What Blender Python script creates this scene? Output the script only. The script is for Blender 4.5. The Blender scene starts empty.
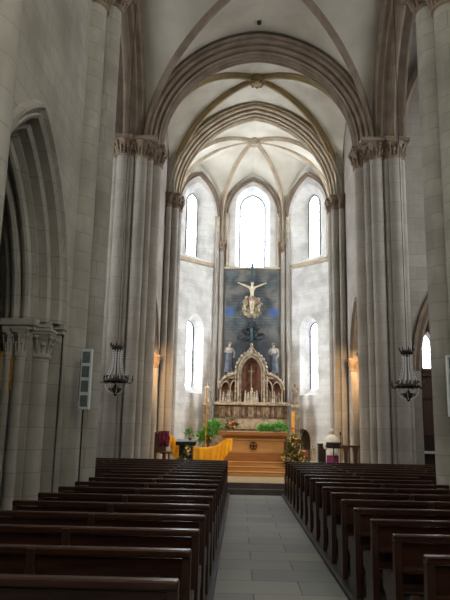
import bpy, math, random
from mathutils import Vector, Matrix
rnd = random.Random(7)
S = bpy.context.scene
COL = S.collection
V = Vector
PI = math.pi

# ------------------------------------------------------------------ materials
def lin(c):
    if isinstance(c, str):
        c = [int(c[i:i+2], 16)/255 for i in (0, 2, 4)]
    return tuple((v/12.92 if v <= .04045 else ((v+.055)/1.055)**2.4) for v in c) + (1.0,)

def newmat(name):
    m = bpy.data.materials.new(name); m.use_nodes = True
    nt = m.node_tree; b = nt.nodes['Principled BSDF']
    return m, nt, b

def mixc(nt, fac, a, b, blend='MIX'):
    n = nt.nodes.new('ShaderNodeMix'); n.data_type = 'RGBA'; n.blend_type = blend
    for s, v in ((n.inputs[0], fac), (n.inputs[6], a), (n.inputs[7], b)):
        if hasattr(v, 'is_linked'): nt.links.new(v, s)
        else: s.default_value = v
    return n.outputs[2]

def noise(nt, vec, scale, detail=4, lo=.35, hi=.65):
    n = nt.nodes.new('ShaderNodeTexNoise'); n.inputs['Scale'].default_value = scale
    n.inputs['Detail'].default_value = detail
    if vec is not None: nt.links.new(vec, n.inputs['Vector'])
    r = nt.nodes.new('ShaderNodeMapRange')
    r.inputs[1].default_value = lo; r.inputs[2].default_value = hi
    nt.links.new(n.outputs['Fac'], r.inputs[0])
    return r.outputs[0]

def wallcoord(nt):
    """(along the wall, up) for any upright surface, from position and normal"""
    g = nt.nodes.new('ShaderNodeNewGeometry')
    p = nt.nodes.new('ShaderNodeSeparateXYZ'); nt.links.new(g.outputs['Position'], p.inputs[0])
    q = nt.nodes.new('ShaderNodeSeparateXYZ'); nt.links.new(g.outputs['True Normal'], q.inputs[0])
    def mth(op, a, b=None):
        m = nt.nodes.new('ShaderNodeMath'); m.operation = op
        nt.links.new(a, m.inputs[0])
        if b is not None: nt.links.new(b, m.inputs[1])
        return m.outputs[0]
    u = mth('ADD', mth('MULTIPLY', p.outputs[0], mth('ABSOLUTE', q.outputs[1])), mth('MULTIPLY', p.outputs[1], mth('ABSOLUTE', q.outputs[0])))
    c = nt.nodes.new('ShaderNodeCombineXYZ')
    nt.links.new(u, c.inputs[0]); nt.links.new(p.outputs[2], c.inputs[1])
    return c.outputs[0], g.outputs['Position']

def stone(name, c1, c2, mortar, stain, bw=.75, bh=.36, ms=.010, stain_amt=.55, stain_scale=.9, rough=.9):
    m, nt, b = newmat(name)
    vec, pos = wallcoord(nt)
    t = nt.nodes.new('ShaderNodeTexBrick')
    t.inputs['Color1'].default_value = lin(c1); t.inputs['Color2'].default_value = lin(c2)
    t.inputs['Mortar'].default_value = lin(mortar); t.inputs['Scale'].default_value = 1
    t.inputs['Mortar Size'].default_value = ms; t.inputs['Mortar Smooth'].default_value = .3
    t.inputs['Brick Width'].default_value = bw; t.inputs['Row Height'].default_value = bh
    nt.links.new(vec, t.inputs['Vector'])
    n1 = noise(nt, pos, stain_scale, 6, .42, .72)
    f = nt.nodes.new('ShaderNodeMath'); f.operation = 'MULTIPLY'; f.inputs[1].default_value = stain_amt
    nt.links.new(n1, f.inputs[0])
    c = mixc(nt, f.outputs[0], t.outputs['Color'], lin(stain))
    n2 = noise(nt, pos, 7, 5, .3, .7)
    f2 = nt.nodes.new('ShaderNodeMath'); f2.operation = 'MULTIPLY'; f2.inputs[1].default_value = .22
    nt.links.new(n2, f2.inputs[0])
    c = mixc(nt, f2.outputs[0], c, lin(mortar))
    nt.links.new(c, b.inputs['Base Color'])
    b.inputs['Roughness'].default_value = rough
    bp = nt.nodes.new('ShaderNodeBump'); bp.inputs['Strength'].default_value = .25; bp.inputs['Distance'].default_value = .02
    nt.links.new(n2, bp.inputs['Height']); nt.links.new(bp.outputs[0], b.inputs['Normal'])
    return m

def mottled(name, c1, c2, scale=3, rough=.8, lo=.38, hi=.66, metal=0, spec=None):
    m, nt, b = newmat(name)
    g = nt.nodes.new('ShaderNodeNewGeometry')
    f = noise(nt, g.outputs['Position'], scale, 5, lo, hi)
    nt.links.new(mixc(nt, f, lin(c1), lin(c2)), b.inputs['Base Color'])
    b.inputs['Roughness'].default_value = rough; b.inputs['Metallic'].default_value = metal
    if spec is not None: b.inputs['Specular IOR Level'].default_value = spec
    return m

def wood(name, c1, c2, rough=.4, axis=0, dens=14):
    m, nt, b = newmat(name)
    tc = nt.nodes.new('ShaderNodeTexCoord')
    mp = nt.nodes.new('ShaderNodeMapping')
    sc = [dens, dens, dens]; sc[axis] = 1.2
    mp.inputs['Scale'].default_value = sc
    nt.links.new(tc.outputs['Object'], mp.inputs['Vector'])
    f = noise(nt, mp.outputs[0], 1.6, 4, .3, .7)
    nt.links.new(mixc(nt, f, lin(c1), lin(c2)), b.inputs['Base Color'])
    b.inputs['Roughness'].default_value = rough
    return m

def emit(name, col, strength, c2=None, scale=6):
    m, nt, b = newmat(name)
    b.inputs['Base Color'].default_value = (.8, .8, .8, 1)
    b.inputs['Emission Strength'].default_value = strength
    if c2:
        g = nt.nodes.new('ShaderNodeNewGeometry')
        f = noise(nt, g.outputs['Position'], scale, 3, .35, .65)
        nt.links.new(mixc(nt, f, lin(col), lin(c2)), b.inputs['Emission Color'])
    else:
        b.inputs['Emission Color'].default_value = lin(col)
    return m

M = {}
M['nave'] = stone('nave_stone', 'b1aca1', 'a39e93', '8a867c', '7b766d', .62, .34, .007, .75, .9)
M['pier'] = stone('pier_stone', 'aaa49b', '9b958c', '857f76', '7f776c', .9, .40, .007, .75, .8)
M['white'] = stone('apse_stone', 'e0dfda', 'd6d4ce', 'bab8b1', 'a09e98', .55, .28, .006, .75, 1.6)
M['rib'] = mottled('rib_stone', '8f8070', '77685a', 2.2, .9)
M['ribpale'] = mottled('pale_rib_stone', 'bcaf98', 'a3927c', 2.6, .9)
M['ochre'] = mottled('ochre_rib_stone', 'a89268', '8f8168', 2.6, .9)
M['shaft'] = stone('shaft_stone', 'aba59c', 'a09a90', '8a8378', '837b70', 60., .62, .007, .75, 1.0)
M['capital'] = mottled('capital_stone', '94826f', '6d5d50', 5, .9)
M['web'] = mottled('vault_plaster', 'c2bdb0', 'aea99c', .8, .95)
M['webpale'] = mottled('pale_vault_plaster', 'd8d4c6', 'b5ae9e', .9, .95, .36, .74)
M['floor'] = None
def floor_mat():
    m, nt, b = newmat('floor_slabs')
    g = nt.nodes.new('ShaderNodeNewGeometry')
    t = nt.nodes.new('ShaderNodeTexBrick')
    mp = nt.nodes.new('ShaderNodeMapping'); mp.inputs['Location'].default_value = (.28, .1, 0)
    nt.links.new(g.outputs['Position'], mp.inputs['Vector']); nt.links.new(mp.outputs[0], t.inputs['Vector'])
    t.inputs['Color1'].default_value = lin('a0a19b'); t.inputs['Color2'].default_value = lin('858a8a')
    t.inputs['Mortar'].default_value = lin('55574f'); t.inputs['Scale'].default_value = 1
    t.inputs['Mortar Size'].default_value = .007; t.inputs['Brick Width'].default_value = 1.05; t.inputs['Row Height'].default_value = .62
    n = noise(nt, g.outputs['Position'], 2.4, 6, .45, .75)
    f = nt.nodes.new('ShaderNodeMath'); f.operation = 'MULTIPLY'; f.inputs[1].default_value = .5
    nt.links.new(n, f.inputs[0])
    nt.links.new(mixc(nt, f.outputs[0], t.outputs['Color'], lin('9a9a92')), b.inputs['Base Color'])
    b.inputs['Roughness'].default_value = .62
    return m
M['floor'] = floor_mat()
M['pew'] = wood('pew_wood', '46291e', '2b1912', .27, 0)
M['pewend'] = wood('pew_end_wood', '40261b', '28170f', .36, 2)
M['platform'] = wood('platform_wood', '33271f', '241a15', .5, 1)
M['oak'] = wood('altar_oak', 'cda068', 'b0834d', .45, 0)
M['oakdark'] = wood('altar_oak_dark', 'a5733f', '875a33', .5, 0)
M['brown'] = wood('brown_wood', '5d3b26', '432818', .45, 2)
M['darkwood'] = wood('dark_wood', '2e241f', '1d1613', .45, 2)
M['stepstone'] = mottled('step_stone', '4d4640', '3a3531', 3, .6)
M['landing'] = mottled('landing_stone', 'a89878', '93846a', 3, .6)
M['iron'] = mottled('wrought_iron', '40362f', '2a2420', 9, .5, metal=.3)
M['brass'] = mottled('aged_brass', '6b5a3c', '463a28', 9, .35, metal=.8)
M['gold'] = mottled('gilt', 'd9a53c', 'a8752a', 7, .35, metal=.35)
M['lead'] = mottled('leading', '5a5c5e', '46484a', 9, .7)
M['yellow'] = mottled('ochre_cloth', 'ffbe2a', 'f0a01a', 4, .9)
M['candle'] = mottled('ochre_wax', 'f0b848', 'd99a2c', 5, .5)
M['maroon'] = mottled('maroon_cloth', '7a2434', '4c1b3c', 7, .95)
M['whitecloth'] = mottled('white_cloth', 'e8e8e6', 'd2d6d8', 6, .9)
M['purple'] = mottled('purple_cloth', '8a2c66', '6a1f52', 6, .9)
M['skin'] = mottled('skin', 'c99c82', 'bd8d74', 9, .6)
M['hair'] = mottled('grey_hair', '55504c', '3a3633', 16, .7)
M['hairpale'] = mottled('white_hair', 'c4c2bd', 'a9a6a0', 16, .7)
M['green'] = mottled('leaf_green', '78b85e', '3f8038', 9, .6)
M['greendark'] = mottled('leaf_dark', '5d6b34', '384a24', 9, .6)
M['petal_y'] = mottled('petal_cream', 'e8d489', 'd9a860', 20, .7)
M['petal_r'] = mottled('petal_red', 'c8413c', 'b85a72', 20, .7)
M['carved'] = mottled('carved_stone', '877863', '564a3d', 7, .9, .35, .62)
M['carvedpale'] = mottled('pale_carved_stone', 'a09078', '6f6252', 6, .9)
M['redpanel'] = mottled('painted_niche', '75503f', '513a2f', 5, .9)
M['statue'] = mottled('statue_stone', 'a89e8e', '786e62', 5, .85)
M['statuegrey'] = mottled('statue_blue_grey', '565b64', '40434a', 5, .85)
M['figure'] = mottled('carved_body', 'd8cbb4', 'c2b08f', 6, .7)
M['loin'] = mottled('loin_cloth', 'b99a86', 'a07a66', 9, .9)
M['gildcloud'] = mottled('gilded_cloud', 'b9ad8c', '857553', 11, .6)
M['slate'] = mottled('dark_mound', '3b4042', '262a2c', 5, .9)
M['speakerwhite'] = mottled('speaker_casing', 'd5dad9', 'c4c9c9', 3, .5)
M['speakergrey'] = mottled('speaker_cloth', '6c7676', '5c6565', 30, .9)
M['black'] = mottled('black_plastic', '1c1a1a', '121112', 8, .4)
M['linen'] = mottled('altar_linen', 'e2ddd0', 'd0cabb', 6, .9)
M['niche'] = mottled('niche_stone', '6d5a49', '4f4238', 6, .95)

def crystal_mat():
    m, nt, b = newmat('crystal')
    b.inputs['Base Color'].default_value = (.86, .87, .9, 1); b.inputs['Roughness'].default_value = .12
    b.inputs['Specular IOR Level'].default_value = .8
    return m
M['crystal'] = crystal_mat()

def panel_mat():
    m, nt, b = newmat('painted_panel')
    vec, pos = wallcoord(nt)
    t = nt.nodes.new('ShaderNodeTexBrick')
    t.inputs['Color1'].default_value = lin('5f686b'); t.inputs['Color2'].default_value = lin('6d6d6a')
    t.inputs['Mortar'].default_value = lin('50585b'); t.inputs['Scale'].default_value = 1
    t.inputs['Mortar Size'].default_value = .02; t.inputs['Brick Width'].default_value = 1.1; t.inputs['Row Height'].default_value = .13
    nt.links.new(vec, t.inputs['Vector'])
    n = noise(nt, pos, 3.2, 8, .38, .62)
    c = mixc(nt, n, t.outputs['Color'], lin('454a4b'))
    n2 = noise(nt, pos, 1.1, 5, .5, .62)
    c = mixc(nt, n2, c, lin('7f7c76'))
    g = nt.nodes.new('ShaderNodeSeparateXYZ'); nt.links.new(pos, g.inputs[0])
    def mth(op, a, b_=None, k=None):
        q = nt.nodes.new('ShaderNodeMath'); q.operation = op; nt.links.new(a, q.inputs[0])
        if b_ is not None: nt.links.new(b_, q.inputs[1])
        if k is not None: q.inputs[1].default_value = k
        return q.outputs[0]
    # two painted blue patches at either side, a dark foot
    ax = mth('SUBTRACT', mth('ABSOLUTE', g.outputs[0]), k=.98)
    az = mth('SUBTRACT', g.outputs[2], k=6.95)
    d = mth('ADD', mth('MULTIPLY', mth('MULTIPLY', ax, ax), k=9.), mth('MULTIPLY', mth('MULTIPLY', az, az), k=14.))
    blob = mth('MULTIPLY', mth('MAXIMUM', mth('SUBTRACT', mth('MULTIPLY', d, k=-1.), k=-1.), k=0.), k=.75)
    c = mixc(nt, blob, c, lin('3f66a8'))
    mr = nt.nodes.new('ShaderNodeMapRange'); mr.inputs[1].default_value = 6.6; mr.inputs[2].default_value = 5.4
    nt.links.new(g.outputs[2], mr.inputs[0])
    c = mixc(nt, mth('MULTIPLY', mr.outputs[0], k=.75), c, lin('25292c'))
    nt.links.new(c, b.inputs['Base Color']); b.inputs['Roughness'].default_value = .85
    return m
M['panel'] = panel_mat()

# ------------------------------------------------------------------ mesh builder
class MB:
    def __init__(s): s.v = []; s.f = []; s.sm = []
    def add(s, vs, fs, smooth=False):
        o = len(s.v); s.v += [V(p) for p in vs]
        for f in fs: s.f.append([i+o for i in f]); s.sm.append(smooth)
        return s
    def box(s, c, d, rz=0, rx=0, taper=1):
        R = Matrix.Rotation(rz, 3, 'Z') @ Matrix.Rotation(rx, 3, 'X'); c = V(c); vs = []
        for z in (-.5, .5):
            k = taper if z > 0 else 1
            for x, y in ((-.5, -.5), (.5, -.5), (.5, .5), (-.5, .5)):
                vs.append(c + R @ V((x*d[0]*k, y*d[1]*k, z*d[2])))
        return s.add(vs, [(3, 2, 1, 0), (4, 5, 6, 7), (0, 1, 5, 4), (1, 2, 6, 5), (2, 3, 7, 6), (3, 0, 4, 7)])
    def box2(s, a, b):
        a, b = V(a), V(b); return s.box((a+b)/2, b-a)
    def lathe(s, c, prof, n=16, smooth=True, a0=0, sx=1, sy=1):
        c = V(c); vs = []; fs = []
        for r, z in prof:
            for k in range(n):
                t = a0 + 2*PI*k/n; vs.append(c + V((r*math.cos(t)*sx, r*math.sin(t)*sy, z)))
        for i in range(len(prof)-1):
            for k in range(n):
                k2 = (k+1) % n; fs.append((i*n+k, i*n+k2, (i+1)*n+k2, (i+1)*n+k))
        s.add(vs, fs, smooth)
        L = len(prof)-1
        s.add([vs[k] for k in range(n)][::-1], [tuple(range(n))])
        s.add([vs[L*n+k] for k in range(n)], [tuple(range(n))])
        return s
    def tube(s, pts, r, n=8, smooth=True, caps=True):
        pts = [V(p) for p in pts]; rs = r if isinstance(r, (list, tuple)) else [r]*len(pts)
        vs = []; fs = []; up = None
        for i, p in enumerate(pts):
            t = (pts[min(i+1, len(pts)-1)] - pts[max(i-1, 0)]).normalized()
            if up is None:
                up = t.orthogonal().normalized()
            up = (up - t*up.dot(t)).normalized(); w = t.cross(up)
            for k in range(n):
                a = 2*PI*k/n; vs.append(p + (up*math.cos(a) + w*math.sin(a))*rs[i])
        for i in range(len(pts)-1):
            for k in range(n):
                k2 = (k+1) % n; fs.append((i*n+k, i*n+k2, (i+1)*n+k2, (i+1)*n+k))
        s.add(vs, fs, smooth)
        if caps:
            s.add(vs[:n][::-1], [tuple(range(n))]); s.add(vs[-n:], [tuple(range(n))])
        return s
    def ball(s, c, r, d=(1, 1, 1), n=10, m=7, R=None):
        c = V(c); vs = []; fs = []
        for i in range(m+1):
            ph = PI*i/m
            for k in range(n):
                t = 2*PI*k/n
                p = V((math.sin(ph)*math.cos(t)*d[0], math.sin(ph)*math.sin(t)*d[1], math.cos(ph)*d[2]))*r
                if R: p = R @ p
                vs.append(c+p)
        for i in range(m):
            for k in range(n):
                k2 = (k+1) % n; fs.append((i*n+k, (i+1)*n+k, (i+1)*n+k2, i*n+k2))
        return s.add(vs, fs, True)
    def rows(s, rows, smooth=True, closed=False):
        n = len(rows[0]); vs = [p for r in rows for p in r]; fs = []
        for i in range(len(rows)-1):
            for k in range(n if closed else n-1):
                k2 = (k+1) % n; fs.append((i*n+k, i*n+k2, (i+1)*n+k2, (i+1)*n+k))
        return s.add(vs, fs, smooth)
    def build(s, name, mat, parent=None, bevel=0, weld=False):
        off = wloc(parent)
        me = bpy.data.meshes.new(name)
        me.from_pydata([tuple(p-off) for p in s.v], [], s.f)
        me.polygons.foreach_set('use_smooth', s.sm)
        me.materials.append(M[mat] if isinstance(mat, str) else mat)
        me.update()
        o = bpy.data.objects.new(name, me); COL.objects.link(o)
        if parent: o.parent = parent
        if weld:
            w = o.modifiers.new('w', 'WELD'); w.merge_threshold = .0005
        if bevel:
            b = o.modifiers.new('b', 'BEVEL'); b.width = bevel; b.segments = 2; b.limit_method = 'ANGLE'
        return o

def wloc(o):
    p = V((0, 0, 0))
    while o: p = p + o.location; o = o.parent
    return p

def tag(o, label, cat, group=None, kind=None):
    o['label'] = label; o['category'] = cat
    if group: o['group'] = group
    if kind: o['kind'] = kind
    return o
def thing(name, label, cat, loc=(0, 0, 0), group=None, kind=None):
    o = bpy.data.objects.new(name, None); o.empty_display_size = .2
    COL.objects.link(o); o.location = loc
    return tag(o, label, cat, group, kind)
def struct(o, label, cat): return tag(o, label, cat, None, 'structure')
def copy_tree(o, parent=None):
    c = o.copy(); COL.objects.link(c)
    if parent: c.parent = parent
    for ch in list(o.children): copy_tree(ch, c)
    return c

# ------------------------------------------------------------------ arch tools
def archz(a, rise, x):
    x = min(abs(x), a)
    if rise <= a*1.0001: return rise*math.sqrt(max(0, 1-(x/a)**2))
    R = (a*a+rise*rise)/(2*a); c = R-a
    return math.sqrt(max(0, R*R-(x+c)**2))

def arch_outline(uc, a, zb, zs, rise, n=14):
    pts = [(uc-a, zb)]
    for i in range(-n, n+1):
        x = a*math.sin(PI/2*i/n); pts.append((uc+x, zs+archz(a, rise, x)))
    pts.append((uc+a, zb)); return pts

def wall(mb, O, U, N, u0, u1, z0, z1, ops=(), thick=0, back=False):
    """upright wall face with arched openings; each opening has a reveal running back along N"""
    O, U, N = V(O), V(U).normalized(), V(N).normalized()
    P = lambda u, z, d=0: O + U*u + N*d + V((0, 0, z))
    us = {round(u0, 5), round(u1, 5)}
    for o in ops:
        for i in range(-14, 15): us.add(round(o['u']+o['a']*math.sin(PI/2*i/14), 5))
    us = sorted(u for u in us if u0-1e-6 <= u <= u1+1e-6)
    def face(d, key_a='a'):
        for ua, ub in zip(us, us[1:]):
            m = (ua+ub)/2; zc = (z0, z0); quads = []
            for o in sorted((o for o in ops if abs(m-o['u']) < o['a']), key=lambda o: o['zb']):
                if o['zb'] > zc[0]+1e-6: quads.append((zc[0], zc[1], o['zb'], o['zb']))
                zc = tuple(o['zs']+archz(o['a'], o['rise'], u-o['u']) for u in (ua, ub))
            quads.append((zc[0], zc[1], z1, z1))
            for a, b, c, e in quads:
                mb.add([P(ua, a, d), P(ub, b, d), P(ub, e, d), P(ua, c, d)], [(0, 1, 2, 3)])
    face(0)
    if back:
        face(thick)
        for u in (u0, u1): mb.add([P(u, z0), P(u, z1), P(u, z1, thick), P(u, z0, thick)], [(0, 1, 2, 3)])
        mb.add([P(u0, z1), P(u1, z1), P(u1, z1, thick), P(u0, z1, thick)], [(0, 1, 2, 3)])
    for o in ops:
        f = arch_outline(o['u'], o['a'], o['zb'], o['zs'], o['rise'])
        k = o.get('a2', o['a'])/o['a']
        zb2 = o.get('zb2', o['zb'])
        g = arch_outline(o['u'], o['a']*k, zb2, o.get('zs2', o['zs']), o['rise']*k)
        dp = o.get('depth', thick)
        rows = [[P(u, z, 0) for u, z in f], [P(u, z, dp) for u, z in g]]
        mb.rows(rows, smooth=False)
        if zb2 > .05 or o['zb'] > .05:
            mb.add([rows[0][0], rows[0][-1], rows[1][-1], rows[1][0]], [(0, 1, 2, 3)])

def arch_sweep(mb, C, U, W, a, rise, prof, n=20, stilt=0):
    """moulded pointed arch: profile points (radial offset from the inner line, depth along W)"""
    C, U, W = V(C), V(U).normalized(), V(W).normalized()
    R = (a*a+rise*rise)/(2*a); c = R-a
    rows = []
    for side in (-1, 1):
        rr = []
        ts = ([-1] if stilt else []) + list(range(n+1))
        for i in ts:
            row = []
            for r, d in prof:
                q = R+r; am = math.acos(max(-1, min(1, c/q)))
                if i < 0: x, z = q-c, -stilt
                else:
                    ang = am*i/n; x, z = q*math.cos(ang)-c, q*math.sin(ang)
                row.append(C + U*(side*x) + W*d + V((0, 0, z)))
            rr.append(row)
        rows += rr if side < 0 else rr[::-1][1:]
    mb.rows(rows, smooth=False, closed=True)

def half_arc(P0, P1, n=14):
    P0, P1 = V(P0), V(P1); H = V((P1.x-P0.x, P1.y-P0.y, 0)); d = H.length; h = P1.z-P0.z
    H.normalize(); out = []
    if h > d:
        R = (d*d+h*h)/(2*d); am = math.asin(min(1, h/R))
        for i in range(n+1):
            t = am*i/n; out.append(P0 + H*(R-R*math.cos(t)) + V((0, 0, R*math.sin(t))))
    else:
        for i in range(n+1):
            t = PI/2*i/n; out.append(P0 + H*d*(1-math.cos(t)) + V((0, 0, h*math.sin(t))))
    return out

RIBP = [(-.12, .06), (-.12, -.07), (-.085, -.10), (-.085, -.15), (-.04, -.22), (.04, -.22), (.085, -.15), (.085, -.10), (.12, -.07), (.12, .06)]
def rib(mb, P0, P1, k=1, n=16, drop=0):
    pts = half_arc(P0, P1, n); H = V((P1[0]-P0[0], P1[1]-P0[1], 0)).normalized(); Sd = V((-H.y, H.x, 0))
    if drop: pts = [pts[0]-V((0, 0, drop))] + pts
    rows = []
    for i, p in enumerate(pts):
        t = (pts[min(i+1, len(pts)-1)]-pts[max(0, i-1)]).normalized()
        nrm = Sd.cross(t)
        if nrm.z < 0 or (abs(nrm.z) < 1e-3 and nrm.dot(H) > 0): nrm = -nrm
        rows.append([p + Sd*(s*k) + nrm*(r*k) for s, r in RIBP])
    mb.rows(rows, smooth=False, closed=True)

def web(mb, A, apex, B, boss, n=14, m=4):
    """vault cell between the wall arch A-apex-B and the two half diagonals A-boss, B-boss"""
    for Q in (A, B):
        e = half_arc(Q, apex, n); f = half_arc(Q, boss, n)
        rows = [[a.lerp(b, j/m) + V((0, 0, .05*math.sin(PI*j/m))) for j in range(m+1)] for a, b in zip(e, f)]
        mb.rows(rows, smooth=True)

ORDERS = [(.66, .0), (.60, -.07), (.53, -.07), (.49, -.01), (.44, .03), (.40, -.02), (.34, .02), (.33, .16), (.27, .20), (.22, .14), (.16, .18), (.15, .32), (.09, .34), (.04, .30), (0, .38), (0, .80)]
def orders(th, k=1.0):
    p = [(r*k, d) for r, d in ORDERS]
    q = .385; m = max(1, int((th-.76)/.16)); w = (th-.76)/m
    for i in range(m):
        a = .38+w*i
        p += [(0, a+.01), (-.075*k, a+w*.25), (-.10*k, a+w*.5), (-.075*k, a+w*.75), (0, a+w-.01), (.03*k, a+w-.005)]
    return p + [(0, th-.38), (.15*k, th-.32), (.16*k, th-.18), (.33*k, th-.16), (.34*k, th), (.66*k, th)]

# ------------------------------------------------------------------ column parts
def capital_mb(c, r, h=.55, sq=True, leaves=8, abacus=1.75):
    x, y, z = c; mb = MB()
    mb.lathe((x, y, z), [(r*1.0, -.06), (r*1.18, -.04), (r*1.18, 0), (r*1.02, .02), (r*1.04, h*.35), (r*1.25, h*.65), (r*1.6, h*.86)], 16)
    for j, zz in ((0, h*.42), (1, h*.72)):
        for k in range(leaves):
            a = 2*PI*(k+.5*j)/leaves; rr = r*(1.18+.3*j)
            mb.ball((x+rr*math.cos(a), y+rr*math.sin(a), z+zz), r*.27, (1, 1, .9), 7, 5)
            mb.tube([(x+r*1.02*math.cos(a), y+r*1.02*math.sin(a), z+.03), (x+(rr)*math.cos(a), y+rr*math.sin(a), z+zz)], [r*.1, r*.16], 5)
    w = r*2*abacus*.95
    mb.box((x, y, z+h*.92), (w*.92, w*.92, h*.12)); mb.box((x, y, z+h*1.03), (w, w, h*.12))
    return mb
def base_mb(c, r):
    x, y, z = c
    return MB().lathe((x, y, z), [(r*1.5, 0), (r*1.5, .22), (r*1.42, .25), (r*1.32, .30), (r*1.15, .34), (r*1.22, .40), (r*1.15, .45), (r*1.02, .48)], 16)
def add_shaft(parent, x, y, r, z0, z1, mat='shaft', cap='capital', h=.55, base=True, n=18, leaves=8, ab=1.75):
    MB().lathe((x, y, 0), [(r, z0), (r, z1)], n).build('shaft', mat, parent)
    if cap: capital_mb((x, y, z1), r, h, leaves=leaves, abacus=ab).build('capital', cap, parent)
    if base: base_mb((x, y, z0), r).build('base', mat, parent)

# ------------------------------------------------------------------ dimensions
CAMX = -.45
NW = 3.4            # nave wall
SP = 10.76          # springing of the great arches
YC0, YC1 = 12.55, 18.95   # crossing
YA2 = 23.6; YA2b = 24.4
SP2 = 10.68
AX, AY = 3.4, 24.4; CX, CY = 3.42, 26.33; BX, BY = 1.45, 28.3

# ------------------------------------------------------------------ windows
wn = [0]
def window(O, U, N, u, a, zb, zs, rise, depth, mat, label, bars=5, mull=0):
    """lit glazing set at the back of a reveal, with leading and a sloped sill"""
    wn[0] += 1
    O, U, N = V(O), V(U).normalized(), V(N).normalized()
    base = O + U*u + N*depth
    w = bpy.data.objects.new('window_%d' % wn[0], None); COL.objects.link(w); w.location = base
    struct(w, label, 'window')
    P = lambda q, z, d: base + U*q + N*d + V((0, 0, z))
    out = arch_outline(0, a, zb, zs, rise, 10)
    mb = MB(); mb.add([P(q, z, .0) for q, z in out], [tuple(range(len(out)))]); mb.add([P(q, z, .03) for q, z in out], [tuple(range(len(out)))])
    mb.build('pane', mat, w)
    lead = MB()
    for i in range(1, bars+1):
        z = zb + (zs+rise*.4-zb)*i/(bars+.5)
        lead.tube([P(-a, z, -.03), P(a, z, -.03)], .02, 5)
    for i in range(mull):
        q = -a + 2*a*(i+1)/(mull+1); lead.tube([P(q, zb, -.025), P(q, zs+archz(a, rise, q), -.025)], .012, 5)
    lead.build('leading', 'lead', w)
    fr = MB(); fr.tube([P(q, z, -.02) for q, z in out], .03, 6); fr.build('window_frame', 'lead', w)
    return w
M['glow'] = emit('daylit_glass', 'eef3ff', 6.0, 'e2ebff', 8)
M['glowc'] = emit('daylit_east_glass', 'f2f5ff', 6.0, 'cfe2ff', 9)
M['glowside'] = emit('added_side_glow', 'eef3fb', 18)  # for unseen panes added in the side bays to brighten the apse
M['glowlow'] = emit('added_low_side_glow', 'eef3fb', 25)  # added low panes, hidden from view, that lift the lower apse
M['glowt'] = emit('added_transept_glow', 'eef1f4', 7.5)  # glow of the unseen transept-end panes added to light the crossing
M['glown'] = emit('added_nave_glow', 'f0f0ea', 30)  # strong glow for out-of-view panes added to light the nave walls
M['gloww'] = emit('added_west_glow', 'f0f0ea', 5)  # weak glow of an unseen pane added at the west end

# ------------------------------------------------------------------ floors and steps
mb = MB(); mb.box2((-10, -5, -.3), (10, 18.2, 0)); struct(mb.build('floor', 'floor'), 'grey stone slab floor of the nave aisle', 'floor')
mb = MB(); mb.box2((-10, 18.2, -.3), (10, 18.5, .15)); tag(mb.build('stone_step', 'stepstone', bevel=.01), 'lower dark stone step at the end of the slab aisle', 'step')
mb = MB(); mb.box2((-10, 18.5, -.3), (10, 18.56, .30)); tag(mb.build('stone_step', 'stepstone', bevel=.01), 'upper dark stone step at the edge of the chancel landing', 'step')
mb = MB(); mb.box2((-10, 18.56, -.3), (10, 29, .298)); struct(mb.build('floor', 'landing'), 'pale chancel landing above the dark steps', 'floor')

alt = thing('altar_steps', 'broad light wooden steps and platform carrying the altar', 'steps', (0, 21.2, .3))
for i, y in enumerate((21.15, 21.5, 21.85)):
    MB().box2((-1.75-.12*(2-i), y, .3), (1.75+.12*(2-i), y+.40 if i < 2 else 25.2, .3+.135*(i+1))).build('step' if i < 2 else 'platform', 'oak', alt, bevel=.012)
    MB().box2((-1.75-.12*(2-i), y-.015, .3+.135*(i+1)-.03), (1.75+.12*(2-i), y+.02, .3+.135*(i+1)-.004)).build('nosing', 'oakdark', alt)
PZ = .705

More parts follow.
